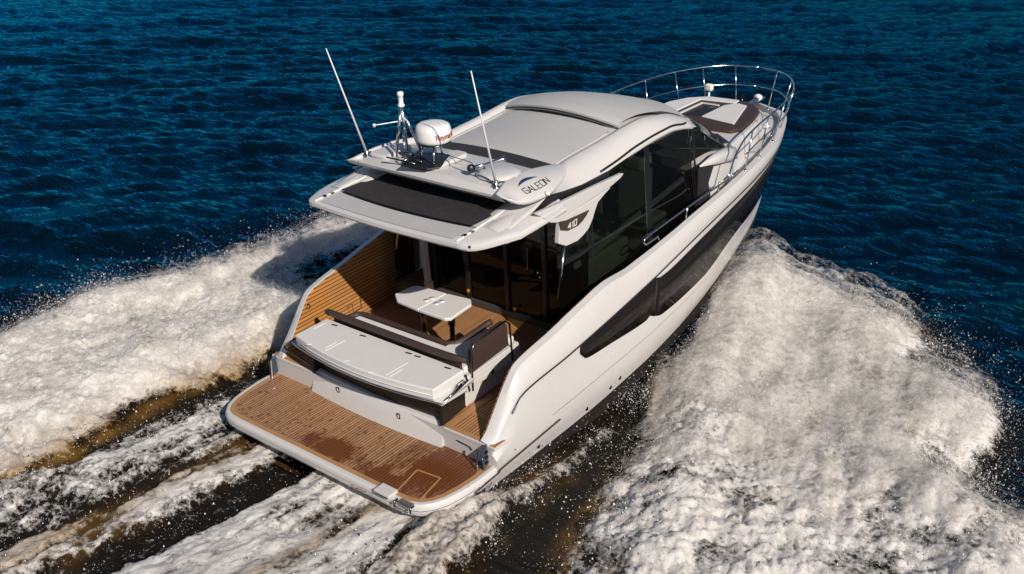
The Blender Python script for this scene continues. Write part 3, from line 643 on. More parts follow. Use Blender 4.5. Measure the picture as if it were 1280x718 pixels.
m = MB(); m.grid([[(x0 + (3.6 - x0) * t, y, 3.245 - .012 * math.sin(t * 3.1) + .02 * t) for t in np.linspace(0, 1, 8)] for y in np.linspace(-1.2, 1.2, 15) for x0 in [2.255 - .10 * (1 - (y / 1.25) ** 2)]])
m.obj('awning_fabric', FABRIC, can, smooth=True)
MB().grid([[(CX(y) + .07, y, canz(1.9, y) + .004) for y in np.linspace(-1.2, 1.2, 21)], [(2.235 - .10 * (1 - (y / 1.25) ** 2), y, canz(2.2, y) + .003) for y in np.linspace(-1.2, 1.2, 21)]]).obj('canopy_pad', GREYTOP, can, smooth=True)
for s in (1, -1):
    MB().tube([(1.83, s * 1.285, 3.197), (2.25, s * 1.275, 3.222), (3.3, s * 1.24, 3.30)], .012, 6).obj('awning_track', LAMPM, can)
    for x in (2.0, 2.14): MB().box((x, s * 1.275, 3.218), (.055, .045, .014)).obj('track_slot', BLACK, can)
    MB().box((1.862, s * 1.40, 3.145), (.03, .15, .035), rot=Matrix.Rotation(-s * .15, 3, 'Z')).obj('canopy_light', BLACK, can, bevel=.01)
    # moulded side of the canopy flowing into the roof rail
    m = MB(); rows = []
    for x in np.linspace(2.34, 3.6, 24):
        t = (x - 2.34) / 1.26; q = min(1, t * 2.5); zt = canz(x, 1.3) + .004 * q - .004
        rows.append([(x, s * 1.29, zt - .02), (x, s * 1.31, zt + .005), (x, s * (1.40 + .03 * t), zt + .018 * q * math.sin(min(1, t * 1.3) * 3.14) ** .7), (x, s * (1.53 + .02 * t), zt - .02), (x, s * (1.62 + .03 * q), canz(x, 1.64) - .055 + .03 * q * (1 - t)), (x, s * (1.665 + .04 * q), canz(x, 1.7) - .085 - .02 * q), (x, s * (1.66 + .035 * q), canz(x, 1.7) - .11 - .04 * q), (x, s * 1.60, canz(x, 1.6) - .11 - .04 * q)])
    m.grid(rows); m.obj('canopy_side', WHITE, can, smooth=True)
    # blade fins on the cabin side
    MB().prism([(3.02, s * 1.585, 3.24), (3.4, s * 1.585, 3.36), (3.7, s * 1.575, 3.31), (4.2, s * 1.56, 3.25), (4.9, s * 1.53, 3.23), (4.9, s * 1.54, 3.10), (3.1, s * 1.59, 3.14)], (0, -s * .02, 0)).obj('window_header', BLACK, Y)
    f1 = [(2.93, 3.275), (3.5, 3.245), (4.3, 3.20), (5.12, 3.145), (5.17, 3.13), (5.08, 3.09), (4.81, 3.05), (4.2, 3.035), (3.61, 3.01), (3.42, 2.985), (3.25, 3.04)]
    m = MB(); m.prism([(x, s * (1.70 - .05 * max(0, x - 3.5)), z) for x, z in f1], (0, -s * .07, 0)); m.obj('side_fin', WHITE, Y, bevel=.012)
    f2 = [(3.49, 3.005), (4.2, 3.02), (4.80, 3.04), (4.62, 2.99), (4.44, 2.93), (4.36, 2.83), (4.30, 2.73), (4.19, 2.62), (4.05, 2.57), (3.90, 2.54), (3.61, 2.57), (3.43, 2.67), (3.455, 2.87)]
    m = MB(); m.prism([(x, s * (1.69 - .04 * max(0, x - 3.5)), z) for x, z in f2], (0, -s * .08, 0)); fin2 = m.obj('side_fin', WHITE, Y, bevel=.012)
    f3 = [(3.455, 2.99), (3.6, 2.955), (4.2, 2.905), (4.12, 2.85), (4.02, 2.80), (3.9, 2.77), (3.65, 2.785), (3.46, 2.86)]
    MB().prism([(x, s * (1.694 - .04 * max(0, x - 3.5)), z) for x, z in f3], (0, s * .004, 0)).obj('badge_panel', BROWN, fin2)
    G4 = ([[(0.75, 0), (.75, 1), (0, .35), (1, .35)]], .95); G1 = ([[(.3, .8), (.8, 1), (.8, 0)]], .35); G0 = ([[(0, 0), (1, 0), (1, 1), (0, 1), (0, 0)]], .8)
    if s < 0: strokes('number_badge', [G4, G1, G0], (3.63, -1.697, 2.815), (1, .04, -.03), (.12, 0, 1), .078, .013, LAMPM, fin2, th=.004)
    else: strokes('number_badge', [G4, G1, G0], (4.0, 1.687, 2.80), (-1, -.04, .03), (-.12, 0, 1), .078, .013, LAMPM, fin2, th=.004)
# maker's lettering on both cheeks
C_ = lambda *p: list(p)
GG = [C_((1, .95), (.95, 1), (.1, 1), (0, .85), (0, .12), (.1, 0), (1, 0), (1, .5), (.5, .5))]
GA = [C_((0, 0), (.5, 1), (1, 0)), C_((.22, .33), (.78, .33))]; GL = [C_((0, 1), (0, 0), (.9, 0))]
GE = [C_((.95, 1), (0, 1), (0, 0), (.95, 0)), C_((0, .5), (.8, .5))]; GO = [C_((.12, 0), (0, .12), (0, .88), (.12, 1), (.88, 1), (1, .88), (1, .12), (.88, 0), (.12, 0))]
GN = [C_((0, 0), (0, .9), (.1, 1), (.9, 0), (1, .1), (1, 1))]
word = [(GG, 1), (GA, 1), (GL, .8), (GE, .85), (GO, 1.05), (GN, 1)]
def cheek_pt(s, x, v):
    zt, zb = CKT(x), CKB(x)
    yi, yo = CKI(x), CKO(x)
    A = Vector((x, s * (yi + .05), zt + .015)); B = Vector((x, s * (yo - .03), zb + .06)); return A * v + B * (1 - v)
def draped(name, glyphs, s, x0, v0, dx, slope, hgt, wd, mat, parent):
    mb = MB(); tot = sum(w for _, w in glyphs) + .22 * (len(glyphs) - 1); xx = 0
    def P(u, v):
        a = u / tot
        if s > 0: a = 1 - a
        x = x0 + dx * a; p = cheek_pt(s, x, v0 + slope * a + v * hgt); n = (cheek_pt(s, x + .01, .3) - cheek_pt(s, x, .3)).cross(cheek_pt(s, x, .4) - cheek_pt(s, x, .3)).normalized()
        if n.z < 0: n = -n
        return p, n
    for g, w_ in glyphs:
        for pl_ in g:
            for a, b in zip(pl_[:-1], pl_[1:]):
                (A, n), (B, _) = P(xx + a[0] * w_, a[1]), P(xx + b[0] * w_, b[1]); d = (B - A)
                if d.length < 1e-5: continue
                d.normalize(); sd = d.cross(n).normalized() * wd / 2; A = A + n * .002 - d * wd * .4; B = B + n * .002 + d * wd * .4
                mb.prism([A + sd, B + sd, B - sd, A - sd], n * .004)
        xx += w_ + .22
    return mb.obj(name, mat, parent)
for s in (1, -1):
    draped('maker_lettering', word, s, 2.98, .20, .56, .0, .24, .011, BLACK, Y)
    sw = MB(); up_ = []; dn = []
    for k in range(13):
        t = k / 12; x = 2.98 + .46 * (t if s < 0 else 1 - t); v = .58 + .03 * t
        n = Vector((0, s * .6, .8)); up_.append(cheek_pt(s, x, v + .19 * math.sin(t ** .8 * math.pi)) + n * .006); dn.append(cheek_pt(s, x, v + .07 * math.sin(t ** .8 * math.pi)) + n * .006)
    sw.grid([up_, dn]); o = sw.obj('maker_swoosh', NAVY, Y)
    MB().lathe([(.001, -.01), (.04, 0), (.034, .012), (.02, .02), (.001, .02)], cheek_pt(s, 3.30, -.10) + Vector((0, 0, .004)), 16, axis=(0, s * .6, .8)).obj('deck_lamp', LAMPM, Y, smooth=True)

# radar with bracket
rd = MB(); RC = Vector((3.08, .14, 3.915))
rd.lathe([(.08, -.02), (.215, -.015), (.245, .01), (.255, .05), (.245, .16), (.228, .215), (.19, .238), (.10, .248), (.001, .25)], RC, 48)
radar = rd.obj('radar_dome', LAMPM, Y, smooth=True)
MB().lathe([(.20, 0), (.235, 0), (.235, .016), (.20, .016)], RC + Vector((0, 0, -.03)), 40).obj('radar_base_ring', DARKST, radar, smooth=True)
rl = MB()
for dx, dy in ((-.12, -.1), (-.12, .1), (.14, 0)): rl.tube([RC + Vector((dx * .9, dy * .9, -.03)), (3.02 + dx * 1.2, .10 + dy * 1.2, 3.69)], .016, 8)
rl.obj('radar_legs', STEEL, radar, smooth=True)
# red maker's name on the radar, wrapped round the dome
def lett(ch):
    L = {'R': [C_((0, 0), (0, 1), (.8, 1), (1, .8), (.8, .52), (0, .52)), C_((.5, .52), (1, 0))],
         'a': [C_((.1, .62), (.8, .62), (.9, .5), (.9, 0), (.1, 0), (0, .15), (.1, .33), (.9, .33))],
         'y': [C_((0, .62), (.45, .0)), C_((.95, .62), (.3, -.28), (.05, -.28))],
         'm': [C_((0, 0), (0, .62), (.85, .62), (1, .5), (1, 0)), C_((.5, .62), (.5, 0))],
         'r': [C_((0, 0), (0, .62), (.7, .62))], 'i': [C_((.5, 0), (.5, .62)), C_((.5, .82), (.5, .92))],
         'n': [C_((0, 0), (0, .62), (.8, .62), (.95, .5), (.95, 0))],
         'e': [C_((.95, .05), (.1, 0), (0, .1), (0, .52), (.1, .62), (.9, .62), (.95, .33), (0, .33))]}
    return L[ch]
mb = MB(); ang0 = math.radians(231); H = .062; u = 0
def rp(u, v):
    a = ang0 + u / .25; z = .07 + v; r = .2565 - (z - .05) * .09; return RC + Vector((math.cos(a) * r, math.sin(a) * r, z)), Vector((math.cos(a), math.sin(a), .1)).normalized()
for ch, w_ in zip('Raymarine', (.040, .033, .033, .050, .033, .025, .016, .033, .033)):
    for pl_ in lett(ch):
        for a, b in zip(pl_[:-1], pl_[1:]):
            (A, n), (B, _) = rp(u + a[0] * w_, a[1] * H), rp(u + b[0] * w_, b[1] * H); d = (B - A).normalized(); sd = d.cross(n).normalized() * .0050
            A = A + n * .002 - d * .006; B = B + n * .002 + d * .006; mb.prism([A + sd, B + sd, B - sd, A - sd], n * .004)
    u += w_ + .009
mb.obj('radar_lettering', RED, radar)
# tripod mast with all-round light
ms = MB(); top_ = Vector((2.93, .56, 4.38))
ms.tube([top_, (2.82, .62, 3.74)], .024, 10); ms.tube([top_, (3.00, .58, 3.72)], .02, 10); ms.tube([top_ + Vector((.02, 0, -.1)), (3.12, .42, 3.68)], .02, 10); ms.tube([top_ + Vector((0, 0, -.35)), (2.80, .44, 3.70)], .018, 8)
mast = ms.obj('light_mast', STEEL, Y, smooth=True)
MB().lathe([(.04, 0), (.048, .01), (.048, .03), (.034, .05), (.036, .15), (.046, .16), (.044, .20), (.03, .21), (.001, .212)], (2.93, .56, 4.36), 20).obj('navigation_light', LAMPM, mast, smooth=True)
MB().tube([(2.93, .57, 4.16), (2.62, .80, 4.14)], .009, 6).obj('mast_crossarm', STEEL, mast)
MB().lathe([(.02, 0), (.02, .04), (.001, .045)], (2.62, .80, 4.12), 10).obj('wind_sensor', LAMPM, mast, smooth=True)
bs_ = MB(); bs_.prism([(2.56, .30, 3.665), (2.62, -.12, 3.665), (2.78, -.22, 3.665), (3.22, -.02, 3.665), (3.25, .15, 3.665), (3.1, .42, 3.665)], (0, 0, .02)); bs_.obj('mast_base_plate', BLACK, mast, bevel=.006)
fb = MB(); fb.tube([(2.80, .55, 3.74), (2.72, .05, 3.72)], .022, 8); fb.tube([(2.95, .55, 3.74), (2.78, -.12, 3.71)], .018, 8); fb.tube([(3.05, .40, 3.72), (2.66, .32, 3.71)], .018, 8); fb.tube([(2.62, .62, 3.72), (2.66, .12, 3.70)], .012, 6)
fb.obj('mast_folding_arm', DARKST, mast, smooth=True)
# floodlight horns, antennas
for s in (1, -1):
    an = MB(); base = Vector((2.80, s * 1.19, 3.62)); tip = Vector((2.27, s * 1.20, 5.22))
    if s < 0: base = Vector((2.80, -1.16, 3.62)); tip = Vector((2.36, -1.22, 5.20))
    an.tube([base, base * .5 + tip * .5, tip], [.018, .012, .007], 8); a_o = an.obj('whip_antenna', LAMPM, Y, smooth=True)
    MB().lathe([(.06, 0), (.06, .015), (.03, .03), (.028, .09), (.02, .10)], base - Vector((0, 0, .05)), 16).obj('antenna_mount', STEEL, a_o, smooth=True)
    MB().tube([base + Vector((-.06, 0, 0)), base + Vector((.08, 0, .0))], .014, 6).obj('antenna_ratchet', DARKST, a_o)
hn = MB(); hn.tube([(2.86, -.70, 3.73), (3.05, -.78, 3.74), (3.32, -.86, 3.75), (3.36, -.88, 3.75)], [.035, .02, .03, .045], 12); horn = hn.obj('air_horn', STEEL, Y, smooth=True)
MB().lathe([(.001, -.03), (.055, -.025), (.055, .02), (.03, .035)], (2.86, -.70, 3.73), 18, axis=(-.5, -.6, .2)).obj('horn_bell', BLACK, horn, smooth=True)
MB().tube([(3.03, -.78, 3.73), (3.06, -.76, 3.63)], .012, 6).obj('horn_bracket', DARKST, horn)
MB().tube(c3([(3.2, .02, 3.70), (3.1, -.25, 3.72), (3.15, -.45, 3.68), (2.98, -.62, 3.66), (2.95, -.9, 3.66), (2.82, -1.1, 3.63)], 30), .006, 5).obj('horn_cable', BLACK, horn)

# ---------------------------------------------------------------- foredeck
def trunk(z, off):
    P = [(7.9, 1.58), (8.4, 1.50), (9.0, 1.36), (9.8, 1.18), (10.6, 1.04), (11.3, .90), (11.85, .66), (12.15, .32), (12.22, 0)]
    out = [(x - off * .6 * (x > 11), y - off, z) for x, y in P]; out[-1] = (12.22 - off, 0, z); return out + flip(out[:-1])[::-1]
def tz_(x, z): return z
ftop = pchip([7.9, 8.3, 9.0, 9.8, 10.6, 12.3], [2.42, 2.42, 2.36, 2.30, 2.26, 2.20])
m = MB(); rows = []
for off, k in ((-.06, 0), (.0, .55), (.02, .85), (.06, .97), (.12, 1.0)):
    rows.append([(p[0], p[1], (min(deckz(max(p[0], 7.9)), 1.8)) * (1 - k) + ftop(p[0]) * k) for p in trunk(0, off)])
m.grid(rows)
T = rows[-1]; n_ = len(T) // 2
m.grid([[T[i], tuple((a + b) / 2 + (.02 if k == 2 else 0) for k, (a, b) in enumerate(zip(T[i], T[-1 - i]))), T[-1 - i]] for i in range(n_ + 1)])
m.add([rows[0][0], rows[1][0], rows[2][0], rows[3][0], rows[4][0], (7.9, 0, 2.42), rows[4][-1], rows[3][-1], rows[2][-1], rows[1][-1], rows[0][-1]], [tuple(range(11))])
fd = m.obj('foredeck_trunk', WHITE, Y, smooth=True); fd.modifiers.new('es', 'EDGE_SPLIT').split_angle = math.radians(35)
for s in (1, -1): MB().prism([(9.66, s * .80, 2.37), (9.60, s * .72, 2.38), (9.30, s * 1.12, 2.36), (9.36, s * 1.2, 2.355)], (0, 0, .012)).obj('air_vent', BLACK, fd, bevel=.004)
# sunpad on the foredeck: brown surround, pale cushions, skylight
pz = 2.27
brn = [(9.95, 1.06), (10.5, 1.09), (11.0, 1.05), (11.5, .86), (11.82, .50), (11.93, .10), (11.93, -.10), (11.82, -.48), (11.5, -.74), (10.9, -.90), (10.3, -.98), (10.02, -.88), (9.95, -.5)]
MB().prism([(x, y, pz) for x, y in brn], (0, 0, .085)).obj('bow_sunpad_base', BROWN, Y, bevel=.03, seg=3)
def cush(pts, name='bow_cushion', mat=CUSH, z=2.352, h=.035): return MB().prism([(x, y, z) for x, y in pts], (0, 0, h)).obj(name, mat, Y, bevel=.014)
cush([(10.05, 1.04), (10.6, 1.06), (11.05, 1.02), (11.48, .84), (11.78, .52), (11.84, -.14), (11.62, -.16), (11.52, .56), (10.1, .60)])
cush([(10.34, -.78), (10.48, -.02), (11.36, -.04), (11.56, -.16), (11.62, -.24), (11.56, -.44)])
cush([(10.20, .49), (10.20, .43), (11.30, .40), (11.30, .04), (11.35, .04), (11.35, .45)], 'skylight_frame', WHITE)
cush([(10.46, .34), (11.22, .30), (11.22, .04), (10.60, .06)], 'skylight', HULLGLASS, h=.012)
# bow roller, anchor, windlass, search light
m = MB(); m.prism([(12.35, -.10, 2.03), (12.35, .10, 2.03), (13.18, .09, 2.06), (13.28, 0, 2.06), (13.18, -.09, 2.06)], (0, 0, .05)); rol = m.obj('bow_roller', STEEL, Y, bevel=.01)
m = MB(); m.lathe([(.001, -.08), (.05, -.07), (.10, 0), (.095, .04), (.06, .09), (.001, .11)], (13.08, .04, 2.08), 20, axis=(.6, 0, .8)); m.obj('anchor_fluke', LAMPM, rol, smooth=True)
MB().tube([(12.5, 0, 2.10), (13.1, 0, 2.12)], .02, 8).obj('anchor_shank', STEEL, rol)
m = MB(); m.lathe([(.08, 0), (.08, .03), (.05, .05), (.05, .12), (.07, .14), (.07, .17), (.001, .18)], (12.42, .06, 2.0), 20); wl_ = m.obj('windlass', STEEL, Y, smooth=True)
MB().tube([(12.42, .06, 2.16), (12.46, .12, 2.26), (12.54, .12, 2.28), (12.6, .05, 2.12)], .014, 8).obj('windlass_lever', DARKST, wl_, smooth=True)
m = MB(); m.box((12.44, .86, 2.37), (.13, .17, .15)); sl_ = m.obj('search_light', LAMPM, Y, bevel=.04, seg=3)
MB().lathe([(.05, 0), (.05, .02), (.02, .05), (.02, .32)], (12.44, .86, 2.0), 14).obj('search_light_post', LAMPM, sl_, smooth=True)
for s in (1, -1):
    m = MB(); m.prism([(10.3, s * 1.12, 1.905), (11.3, s * .98, 1.925), (11.5, s * 1.04, 1.93), (10.4, s * 1.25, 1.91)], (0, 0, .008)); m.obj('deck_tread', GREYTOP, Y)
    m = MB(); m.prism([(8.6, s * 1.55, 1.81), (10.0, s * 1.30, 1.88), (10.05, s * 1.36, 1.88), (8.7, s * 1.66, 1.81)], (0, 0, .008)); m.obj('deck_tread', GREYTOP, Y)
    for x in (8.7, 11.1):
        p = Vector(cp('S2', x, s)); m = MB(); d = Vector((1, -s * (.13 if x < 10 else .3), 0)).normalized()
        m.tube([p - d * .16 + Vector((0, -s * .03, .05)), p + d * .16 + Vector((0, -s * .03, .05))], .018, 8); m.tube([p - d * .05 + Vector((0, -s * .03, .05)), p - d * .05 + Vector((0, -s * .03, -.02))], .016, 6); m.tube([p + d * .05 + Vector((0, -s * .03, .05)), p + d * .05 + Vector((0, -s * .03, -.02))], .016, 6)
        m.obj('mooring_cleat', STEEL, Y, smooth=True)
    MB().box((11.75, s * .80, 1.96), (.12, .08, .04)).obj('deck_hatch_catch', LAMPM, Y, bevel=.01)
# ---------------------------------------------------------------- rails
def railcurve(h_off, s):
    base = [(8.02, 1.86, 2.20), (8.35, 1.80, 2.48), (8.9, 1.73, 2.68), (9.6, 1.66, 2.74), (10.4, 1.59, 2.77), (11.4, 1.42, 2.79), (12.2, 1.08, 2.80), (12.58, .80, 2.80), (12.86, .45, 2.79), (12.98, .0, 2.785)]
    return c3([(x, s * y, z) for x, y, z in base], 50)
for s in (1, -1):
    m = MB(); m.tube(railcurve(0, s), .016, 8); br_ = m.obj('bow_rail', STEEL, Y, smooth=True)
    MB().tube(c3([(x, s * y, z) for x, y, z in ((8.95, 1.71, 2.34), (9.6, 1.62, 2.37), (10.4, 1.53, 2.39), (11.4, 1.35, 2.41), (12.15, 1.04, 2.41), (12.5, .78, 2.41), (12.79, .44, 2.41), (12.92, .0, 2.40))], 40), .012, 8).obj('mid_rail', STEEL, br_, smooth=True)
    for x, yb, yt, zt in ((9.15, 1.66, 1.71, 2.70), (9.95, 1.54, 1.63, 2.755), (10.9, 1.36, 1.51, 2.78), (11.75, 1.12, 1.31, 2.79), (12.35, .84, .99, 2.80), (12.80, .36, .47, 2.80)):
        p = [(x - .07, s * yb, 2.0), (x + .02, s * yt, zt)]
        MB().tube(p, .013, 8).obj('stanchion', STEEL, br_, smooth=True)
        MB().lathe([(.035, 0), (.035, .01), (.018, .03)], (x - .07, s * yb, 2.0), 12).obj('stanchion_base', STEEL, br_, smooth=True)
    # low side rail on the bulwark
    m = MB(); low_ = [(5.22, 1.97, 2.07), (5.17, 1.97, 2.12), (5.20, 1.965, 2.17), (5.3, 1.96, 2.185), (6.0, 1.935, 2.195), (7.0, 1.885, 2.20), (7.6, 1.865, 2.20), (8.02, 1.86, 2.20)]
    m.tube([(5.62, s * 1.96, 2.0), (5.58, s * 1.96, 2.07)] + [(x, s * y, z) for x, y, z in low_], .016, 8); lo = m.obj('side_rail', STEEL, Y, smooth=True)
    for x in (6.55, 7.85): MB().tube([(x, s * (cp('S2', x)[1] - .02), 1.97), (x, s * (cp('S2', x)[1] + .01), 2.2)], .015, 8).obj('stanchion', STEEL, lo, smooth=True)

# ================================================================== water and wake (world frame)
def vnoise(X, Yv, scale, seed, aniso=1., ang=0.):
    c, s = math.cos(ang), math.sin(ang); U = (X * c + Yv * s) / (scale * aniso); V = (-X * s + Yv * c) / scale
    U = U + 57.3 * seed; V = V + 31.7 * seed
    r = np.random.default_rng(seed).random((256, 256)); i = np.floor(U).astype(int); j = np.floor(V).astype(int); fu = U - i; fv = V - j
    fu = fu * fu * (3 - 2 * fu); fv = fv * fv * (3 - 2 * fv); g = lambda a, b: r[a & 255, b & 255]
    return (g(i, j) * (1 - fu) + g(i + 1, j) * fu) * (1 - fv) + (g(i, j + 1) * (1 - fu) + g(i + 1, j + 1) * fu) * fv
def fbm(X, Yv, scale, seed, oct=5, aniso=1., ang=0., gain=.5):
    t = 0; a = 1; n = 0
    for k in range(oct): t = t + a * vnoise(X, Yv, scale / 2 ** k, seed + k, aniso, ang); n += a; a *= gain
    return t / n
def polysd(X, Yv, poly):
    """signed distance, positive inside"""
    P = np.array(poly, float); d = np.full(X.shape, 1e9); ins = np.zeros(X.shape, bool)
    for a, b in zip(P, np.roll(P, -1, axis=0)):
        e = b - a; wx, wy = X - a[0], Yv - a[1]; t = np.clip((wx * e[0] + wy * e[1]) / (e @ e), 0, 1)
        d = np.minimum(d, np.hypot(wx - t * e[0], wy - t * e[1]))
        c = ((a[1] <= Yv) & (b[1] > Yv)) | ((b[1] <= Yv) & (a[1] > Yv))
        xx = a[0] + (Yv - a[1]) / (e[1] if e[1] else 1e-9) * e[0]; ins ^= c & (X < xx)
    return np.where(ins, d, -d)
def sst(x, a, b): t = np.clip((x - a) / (b - a), 0, 1); return t * t * (3 - 2 * t)
WD = math.radians(44)
def sea(X, Yv, damp=1.):
    r = np.random.default_rng(3); h = 0
    for k in range(54):
        lam = .40 * (7. / .40) ** (r.random() ** 1.5); th = WD + r.normal(0, .30); kx = 2 * math.pi / lam
        a = .0088 * lam ** .85 * (1 if lam < 2 else .55); ph = r.random() * 6.28
        s = np.sin(kx * (X * math.cos(th) + Yv * math.sin(th)) + ph + 1.3 * vnoise(X, Yv, lam * 2.5, 100 + k)); h = h + a * (s + .25 * (1 - s * s) * 0 + .35 * (np.abs(s) ** 1.5 * -1 + .6) * .5)
    return h
A_poly = [(10.0, -1.0), (10.25, -1.7), (10.1, -2.5), (10.0, -3.6), (9.8, -4.6), (9.0, -5.5), (8.1, -5.35), (8.0, -5.9), (7.7, -6.6), (6.9, -7.1), (5.9, -7.1), (5.3, -6.9), (4.9, -7.4), (4.8, -8.3), (3.2, -8.6), (1.5, -9.6), (-4, -12), (-6, -9), (-2.5, -4.8), (.5, -3.6), (1.7, -3.3), (2.6, -3.1), (3.5, -2.75), (4.4, -2.4), (5.2, -2.1), (6.3, -1.95), (7.3, -1.7), (9, -1.25)]
B_poly = [(11.3, .55), (11.1, 1.3), (10.5, 2.6), (9.7, 4.2), (8.6, 5.6), (7.5, 6.6), (6.4, 7.0), (5.3, 7.1), (4.1, 7.0), (3.0, 7.3), (1.7, 7.9), (.5, 7.7), (-.5, 7.7), (-3, 9.5), (-7, 11), (-8, 3.2), (-2.5, 3.1), (-1.0, 3.05), (.1, 3.3), (1.3, 3.1), (2.2, 3.0), (3.2, 2.75), (4.4, 2.5), (5.5, 2.2), (7.3, 1.75), (9, 1.3), (10.6, .75)]
D_poly = [(5.7, -2.12), (4.6, -2.32), (2.9, -2.56), (1.2, -2.62), (.2, -2.75), (-.6, -2.9), (-4, -3.9), (-4, -2.6), (-1, -1.95), (.3, -1.7), (1.0, -1.95), (1.9, -2.18), (3, -2.25), (5, -2.02)]
def ridge(Yv, c, wd): return np.exp(-((Yv - c) / wd) ** 2)
def foam_fields(X, Yv):
    sA = polysd(X, Yv, A_poly); sB = polysd(X, Yv, B_poly); sD = polysd(X, Yv, D_poly)
    w1 = (fbm(X, Yv, 1.1, 11, 5) - .5) * 1.1; w2 = (fbm(X, Yv, .35, 21, 4) - .5)
    fA = sst(sA + w1 * .6 + w2 * .35, -.10, .38); fB = sst(sB + w1 * .6 + w2 * .35, -.10, .38)
    # holes near the outer tongue of the starboard foam
    hole = sst(fbm(X, Yv, .8, 31, 4), .50, .66)
    far = sst(-Yv, 5.2, 7.2) * sst(5.2 - X, -.5, 1.5) + 0
    fA = fA * (1 - .85 * hole * sst(1.1 - sA, 0, 1.0) * sst(-Yv - 5.2, 0, 1.2) * sst(7.2 - X, 0, 1.5))
    fA = fA * (1 - .45 * sst(fbm(X, Yv, .6, 35, 5), .53, .66) * sst(6.0 - X, 0, 3))
    fB = fB * (1 - .86 * sst(5.3 - Yv + w1 * 1.2, -.3, 1.0) * sst(X + w1, 3.3, 4.6))
    # stern wash bands (streaks running aft)
    st1 = fbm(X, Yv, .16, 41, 5, aniso=6, ang=.06); st2 = fbm(X, Yv, .5, 47, 4, aniso=3, ang=.04)
    aft = sst(1.25 - X, 0, .5)
    spread = 1 + .06 * (0.3 - X)
    y = Yv / spread
    band = .98 * ridge(y, 1.16, .26) + 1.35 * sst(y, -1.85, -1.5) * sst(.28 - y, -.05, .25) + .50 * ridge(y, 2.55, .36) + .30 * ridge(y, 1.72, .16) + .25 * ridge(y, 2.1, .3)
    band = band + .22 * sst(2.9 - np.abs(y), 0, .4) - .45 * ridge(y, -1.02, .07) * sst(.6 - X, 0, .6)
    st3 = fbm(X, Yv, .10, 53, 5, aniso=2.2, ang=.1, gain=.7)
    fC = aft * np.clip(band * (.50 + 1.1 * (st1 - .3)) + (st2 - .5) * .7 * sst(band, .15, .5) + (st3 - .5) * .75 * sst(band, .1, .4), 0, .92)
    port = sst(Yv, 1.9, 2.3) * sst(3.2 - Yv, 0, .4) * sst(3.6 - X, 0, 1.2)
    fC = np.maximum(fC, port * (.10 + .55 * st1))
    fD = sst(sD + (st2 - .5) * .5, -.12, .22) * (.66 + .6 * (st1 - .35)) * sst(5.6 - X, 0, 1.0) * (.74 + .26 * sst(3.0 - X, 0, 2))
    return sA, sB, sD, fA, fB, fC, fD
def heights(X, Yv, F):
    sA, sB, sD, fA, fB, fC, fD = F
    # thrown-up sheet: high beside the hull forward, breaking crest outboard, low inner edge aft
    n = (fbm(X, Yv, .9, 61, 6, gain=.55) - .5); n2 = (fbm(X, Yv, .26, 71, 4, gain=.75) - .5); b = np.abs(fbm(X, Yv, .55, 81, 5, gain=.55) - .5)
    out = []
    for sd, f, sg in ((sA, fA, -1), (sB, fB, 1)):
        a = np.abs(Yv); inn = sst(sd, 0, 1.1)
        fwd = sst(X, 5.5, 8.5); hug = np.exp(-((a - (2.0 - .12 * np.maximum(X - 6.5, 0))) / 1.1) ** 2)
        h = .10 * sst(sd, -.1, .2) + inn * .26 + .42 * fwd * hug * sst(sd, 0, .35) * sst(12 - X, .6, 3.0) + .16 * np.exp(-((sd - .9) / .6) ** 2) * sst(X, -2, 4)
        h = h + f * (n * .28 + n2 * .20 - b * .20 + .03); out.append((h + f * (.062 if sg < 0 else .050) * (1 - sst(X, 4, 8)) * (.5 - np.abs(fbm(X, Yv, .16, 97, 5, gain=.76, aniso=2.6, ang=-.35 * sg) - .5) * 2.6)) * sst(f, 0, .35))
    hC = sst(fC, 0, .7) * (.05 + .14 * sst(-X, -.5, 2.5) + n * .22 + (fbm(X, Yv, .13, 131, 4, gain=.7, aniso=3.5, ang=.05) - .5) * .075)
    hD = fD * (.12 + .30 * np.exp(-((X - .6) / 1.8) ** 2) + n * .2 + n2 * .20)
    return np.maximum(np.maximum(out[0], out[1]), np.maximum(hC, hD))
def gridmesh(name, X, Yv, Z, keep=None, attrs=None):
    ny, nx = X.shape; idx = np.arange(nx * ny).reshape(ny, nx)
    q = np.stack([idx[:-1, :-1], idx[:-1, 1:], idx[1:, 1:], idx[1:, :-1]], -1).reshape(-1, 4)
    co_ = np.stack([X, Yv, Z], -1).reshape(-1, 3)
    if keep is not None:
        k = keep.reshape(-1)[q].any(1); q = q[k]; used = np.unique(q); rm = np.full(nx * ny, -1); rm[used] = np.arange(len(used)); q = rm[q]; co_ = co_[used]
        attrs = {a: v.reshape(-1)[used] for a, v in (attrs or {}).items()}
    else: attrs = {a: v.reshape(-1) for a, v in (attrs or {}).items()}
    me = bpy.data.meshes.new(name); me.vertices.add(len(co_)); me.vertices.foreach_set('co', co_.astype(np.float32).ravel())
    me.loops.add(q.size); me.loops.foreach_set('vertex_index', q.astype(np.int32).ravel())
    me.polygons.add(len(q)); me.polygons.foreach_set('loop_start', np.arange(0, q.size, 4, dtype=np.int32)); me.polygons.foreach_set('loop_total', np.full(len(q), 4, np.int32))
    me.polygons.foreach_set('use_smooth', np.ones(len(q), bool))
    for a, v in attrs.items():
        at = me.attributes.new(a, 'FLOAT', 'POINT'); at.data.foreach_set('value', v.astype(np.float32))
    me.update(); me.validate(); return me
